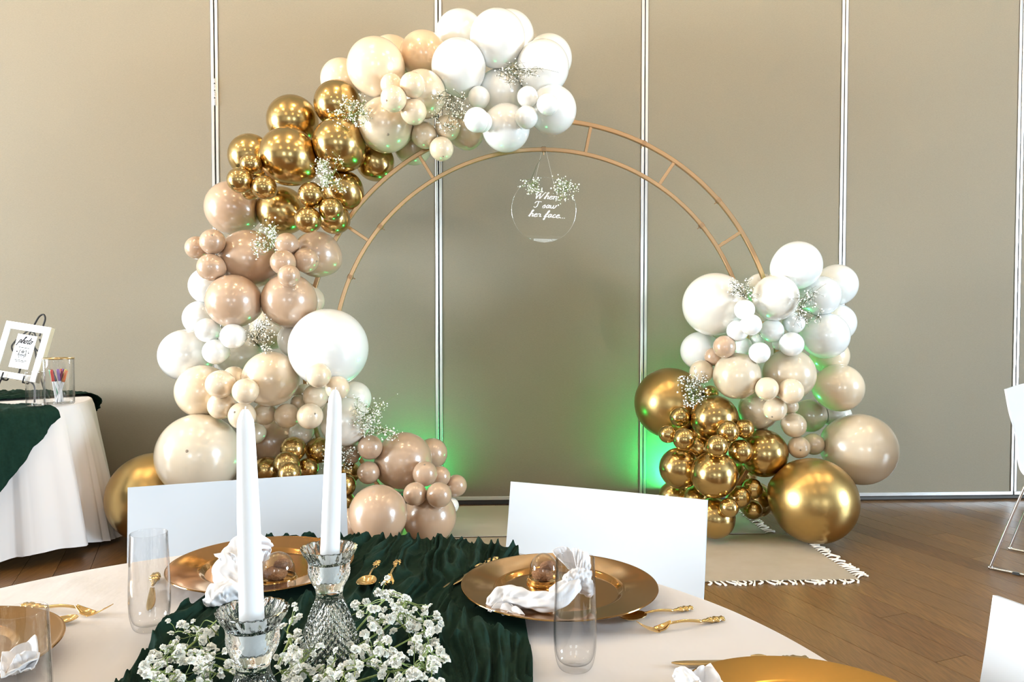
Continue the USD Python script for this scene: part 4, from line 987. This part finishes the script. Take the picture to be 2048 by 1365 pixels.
# ------------------------------------------------------------------ side table at the left
SC, SR = np.array([-2.70, 4.19]), .60
st = thing('side_table', 'small round side table under a white cloth at the left wall', 'table', (SC[0], SC[1], 0))
part(st, 'tabletop', lathe([(0, .72), (SR - .02, .72), (SR - .012, .726), (SR - .012, .744), (SR - .02, .748), (0, .748)], 64), 'table_wood')
part(st, 'pedestal', lathe([(0, 0), (.26, 0), (.26, .02), (.05, .06), (.04, .1), (.04, .68), (.1, .718), (0, .718)], 32), 'rubber')
obj('tablecloth', drape_cloth(SR + .004, .7535, .715, 11, .13, 8, .0012, lambda th: .028 * np.sin(5 * th + 1) - .02), 'cloth_white', 'white cloth hanging in deep folds to the floor over the left side table', 'tablecloth', (SC[0], SC[1], 0))
n1, n2 = 260, 110
ph = np.radians(np.linspace(36, 340, n1))[:, None]; pdeg = np.degrees(ph)
hang = np.interp(pdeg, [36, 70, 200, 270, 306, 326, 340], [.02, .2, .5, .62, .45, .16, .03])
tt = np.linspace(0, 1, n2)[None]; Ls = SR + .02 + hang; L_ = tt * Ls
cr = .011 * (1 - np.abs(noise2(ph * 22 + 1.2 * noise2(ph * 5, L_ * 6, 3), L_ * 6, 61))) ** 2 + .007 * (1 - np.abs(noise2(ph * 50, L_ * 14, 62))) ** 2
rim = SR + .014
over = np.maximum(L_ - rim, 0); qq = over / .715; bulk = .014 + .065 * qq + .13 * qq ** .75
r_ = np.where(L_ < rim, np.maximum(L_, .004), rim + np.minimum(bulk, over * 1.2) + 2.0 * cr); z_ = np.where(L_ < rim, .7565 + cr * np.clip(L_ / .1, 0, 1), .7565 - over + 0 * ph)
obj('table_runner', sheet(np.stack([r_ * np.cos(ph), r_ * np.sin(ph), z_], -1), .0014), 'runner_green', 'dark green crinkled cloth draped over the left side table', 'table runner', (SC[0], SC[1], 0), True)
SZ = .766

# photo frame on a wrought iron easel
Yf = 4.10
TL, TRr, BR_, BL = ony(9, 641, Yf + .05), ony(98, 655, Yf + .02), ony(73, 766, Yf - .045), ony(-8, 753, Yf - .02)
ex = (TRr - TL); wF = np.linalg.norm(ex); ex /= wF; ey = (TL - BL); ey -= ex * (ey @ ex); hF = np.linalg.norm(ey); ey /= hF; ez = np.cross(ex, ey)
O = (TL + TRr + BR_ + BL) / 4
pf = thing('picture_frame', 'white box picture frame with a printed card, leaning on a black easel', 'picture frame', O)
def inF(g): return frame_to(g, (0, 0, 0), ex, ey, ez)
w2, h2, bw = wF / 2, hF / 2, .032
part(pf, 'frame_front', inF(cat_([box(-w2, -w2 + bw, -h2, h2, .0, .008, .0015), box(w2 - bw, w2, -h2, h2, .0, .008, .0015), box(-w2 + bw, w2 - bw, h2 - bw - .006, h2, .0, .008, .0015), box(-w2 + bw, w2 - bw, -h2, -h2 + bw, .0, .008, .0015)])), 'frame_white', False)
part(pf, 'frame_side', inF(cat_([box(-w2 + .001, -w2 + .008, -h2, h2, -.03, 0), box(w2 - .008, w2 - .001, -h2, h2, -.03, 0), box(-w2 + .008, w2 - .008, h2 - .008, h2 - .001, -.03, 0), box(-w2 + .008, w2 - .008, -h2 + .001, -h2 + .008, -.03, 0)])), 'frame_side', False)
part(pf, 'pane', inF(box(-w2 + bw, w2 - bw, -h2 + bw, h2 - bw - .006, -.002, .0)), 'window_glass', False)
cO = [(ony(*p, Yf) - O) for p in ((33, 670), (72, 673), (60, 737), (21, 735))]
cu, cv = np.mean([(c @ ex) for c in cO]), np.mean([(c @ ey) for c in cO]); cw, chh = .105 / 2, .176 / 2
part(pf, 'card', inF(box(cu - cw, cu + cw, cv - chh, cv + chh, .001, .003)), 'card', False, 'pale blue-white printed card')
def flat(shapes, z=.0032, d=.0006):
    g = unary_union(shapes); t = cat_([trimesh.creation.extrude_polygon(q, d, engine='earcut') for q in getattr(g, 'geoms', [g])]); t.apply_translation((0, 0, z)); return t
e, L = script('photo', .034, .05, .0006, .35); e.apply_scale((.074 / L, 1, 1)); e.apply_translation((cu - .040, cv + .042, .0032))
part(pf, 'lettering', inF(e), 'ink', False, 'handwritten word photo')
L2 = lambda *p, w=.0008: LineString([(cu + a, cv + b) for a, b in p]).buffer(w)
def dashes(y, x0, x1, seed):
    k = np.random.default_rng(seed); out, x = [], x0
    while x < x1:
        l = .002 + .0012 * k.random(); out.append(L2((x, y), (x + l, y), w=.0011)); x += l + (.0036 if k.random() < .25 else .0024)
    return out
cam_ = [L2((-.016, .008), (.016, .008), (.02, -.016), (.02, -.024), (-.02, -.024), (-.02, -.016), (-.016, .008)), L2((-.02, -.016), (.02, -.016), w=.0012), Point(cu, cv - .002).buffer(.0065).difference(Point(cu, cv - .002).buffer(.0045)), Point(cu, cv - .002).buffer(.0025), L2((-.013, .002), (-.009, .002)), L2((.009, .002), (.013, .002)), L2((-.012, -.020), (.012, -.020), w=.0012), L2((-.014, -.024), (-.012, -.034), (.012, -.034), (.014, -.024), w=.0006),
        Point(cu - .031, cv - .004).buffer(.003), Point(cu + .031, cv - .004).buffer(.0028), Point(cu + .029, cv + .004).buffer(.0016)]
part(pf, 'printed_drawing', inF(flat(cam_)), 'ink', False, 'small line drawing of an instant camera')
part(pf, 'small_print', inF(flat(dashes(.020, -.026, .026, 1) + dashes(-.046, -.030, .030, 2) + dashes(-.053, -.030, .026, 3))), 'ink', False, 'tiny illegible lines of print', 'stuff')
es = thing('easel', 'black wrought iron table easel holding the white frame', 'easel', (O[0], O[1], SZ))
def wi(p, r=.0045): return tube(spline([O + ex * a + ey * b + ez * c - np.array([O[0], O[1], SZ]) for a, b, c in p], 8), r, 8)
part(es, 'top_loop', wi([(-.012, h2 - .05, -.036), (.0, h2 + .005, -.036), (.012, h2 + .05, -.036), (.032, h2 + .066, -.036), (.048, h2 + .045, -.036), (.048, h2 - .0, -.036), (.045, h2 - .05, -.036)]), 'wrought_iron', True)
part(es, 'scroll', wi([(-.07, .06, -.036), (-.085, .02, -.036), (-.06, -.01, -.036), (-.03, .0, -.036)]), 'wrought_iron', True)
part(es, 'scroll', wi([(-.045, .09, -.036), (-.02, .115, -.036), (.015, .105, -.036), (.03, .07, -.036)]), 'wrought_iron', True)
part(es, 'scroll', wi([(.05, .08, -.036), (.07, .05, -.036), (.06, .02, -.036), (.04, .03, -.036)]), 'wrought_iron', True)
for q in (-.055, .06):
    part(es, 'front_hook', wi([(q, -h2 + .02, -.036), (q, -h2 - .008, -.034), (q, -h2 - .010, .0), (q + .004, -h2 - .006, .016), (q + .006, -h2 + .025, .018)], .004), 'wrought_iron', True)
b0 = O - ey * (h2 + .012) - ez * .036 - np.array([O[0], O[1], SZ])
for q in (-.09, .09):
    foot = b0 + ex * q; part(es, 'front_leg', tube(spline([b0 + ex * q * .3 + ey * .02, foot + np.array([0, 0, .0]), np.array([foot[0] + q * .15, foot[1] - .02, .005])], 8), .0045, 8), 'wrought_iron', True)
part(es, 'back_leg', tube(spline([O + ey * .10 - ez * .04 - np.array([O[0], O[1], SZ]), np.array([.02, .14, .10]), np.array([.03, .20, .005])], 8), .0045, 8), 'wrought_iron', True)
part(es, 'post', wi([(-.012, h2 - .05, -.036), (-.008, 0, -.036), (-.005, -h2, -.036)]), 'wrought_iron', True)

# jar of marker pens, small glass cup
def cyl_glass(name, px, pxr, pytop, yd, label, cat, rimmat=None):
    b = ony(px, 700, yd); r = pxr * yd / FPX; ztop = ony(px, pytop, yd)[2]; h = ztop - SZ
    t = thing(name, label, cat, (b[0], b[1], SZ))
    g = lathe([(0, 0), (r * .94, 0), (r * .985, .003), (r, .008), (r, h - .003), (r - .001, h), (r - .0025, h), (r - .003, h - .003), (r - .003, .010), (r * .9, .006), (0, .006)], 56)
    part(t, 'glass', g, 'drinking_glass', 40)
    if rimmat: part(t, 'rim', lathe([(r - .003, h - .004), (r + .0006, h - .004), (r + .0014, h - .001), (r + .0006, h + .0022), (r - .003, h + .0022), (r - .0034, h)] + [(r - .003, h - .004)], 56), rimmat, True, 'golden rim')
    return np.array([b[0], b[1], SZ]), r, h
c, r, h = cyl_glass('glass_jar', 117, 27, 717, 4.06, 'clear straight glass jar with a golden rim full of marker pens', 'jar', 'gold_antique')
pens = [('pen_red', 'red capped marker pen leaning at the left side of the jar', 250, .75), ('pen_black', 'black capped marker pen crossing the middle of the jar', 225, .55), ('pen_purple', 'bright purple capped marker pen in the middle of the jar', 285, .35),
        ('pen_wine', 'wine red capped marker pen standing in the jar', 330, .45), ('pen_yellow', 'mustard yellow capped marker pen upright at the right of the jar', 10, .55), ('pen_orange', 'orange-red capped marker pen at the far right of the jar', 345, .78), ('pen_green', 'green tipped marker pen low at the left of the jar', 190, .7), ('pen_red', 'second red marker pen at the back of the jar', 100, .6), ('pen_purple', 'dark purple marker pen at the back of the jar', 60, .4)]
for k, (mn, lb, az, rad_) in enumerate(pens):
    a = math.radians(az); up_ = np.array([math.cos(a), math.sin(a), 0]) * (r - .011) * rad_; lo_ = -up_ * (.55 if k % 2 else .2) + np.array([(k % 3 - 1) * .012, (k % 4 - 1.5) * .010, 0]); ln = .172
    lo_[:2] *= min(1, (r - .014) / max(np.linalg.norm(lo_[:2]), 1e-6))
    d = up_ - lo_; d[2] = math.sqrt(max(ln ** 2 - d[:2] @ d[:2], .01)); d /= np.linalg.norm(d)
    t = thing('marker_pen', lb, 'pen', c + np.array([lo_[0], lo_[1], .0075]))
    P = lambda s0, s1, r0, r1, n=6: tube([d * (s0 + (s1 - s0) * q) for q in np.linspace(0, 1, n)], np.linspace(r0, r1, n), 10)
    part(t, 'barrel', P(.002, .112, .0060, .0064), 'pen_barrel' if mn != 'pen_green' else mn, True); part(t, 'cap', P(.112, ln, .0074, .0064), mn, True)
cyl_glass('glass_cup', 69, 17, 744, 3.93, 'small empty clear glass cup in front of the frame, left of the jar', 'cup')
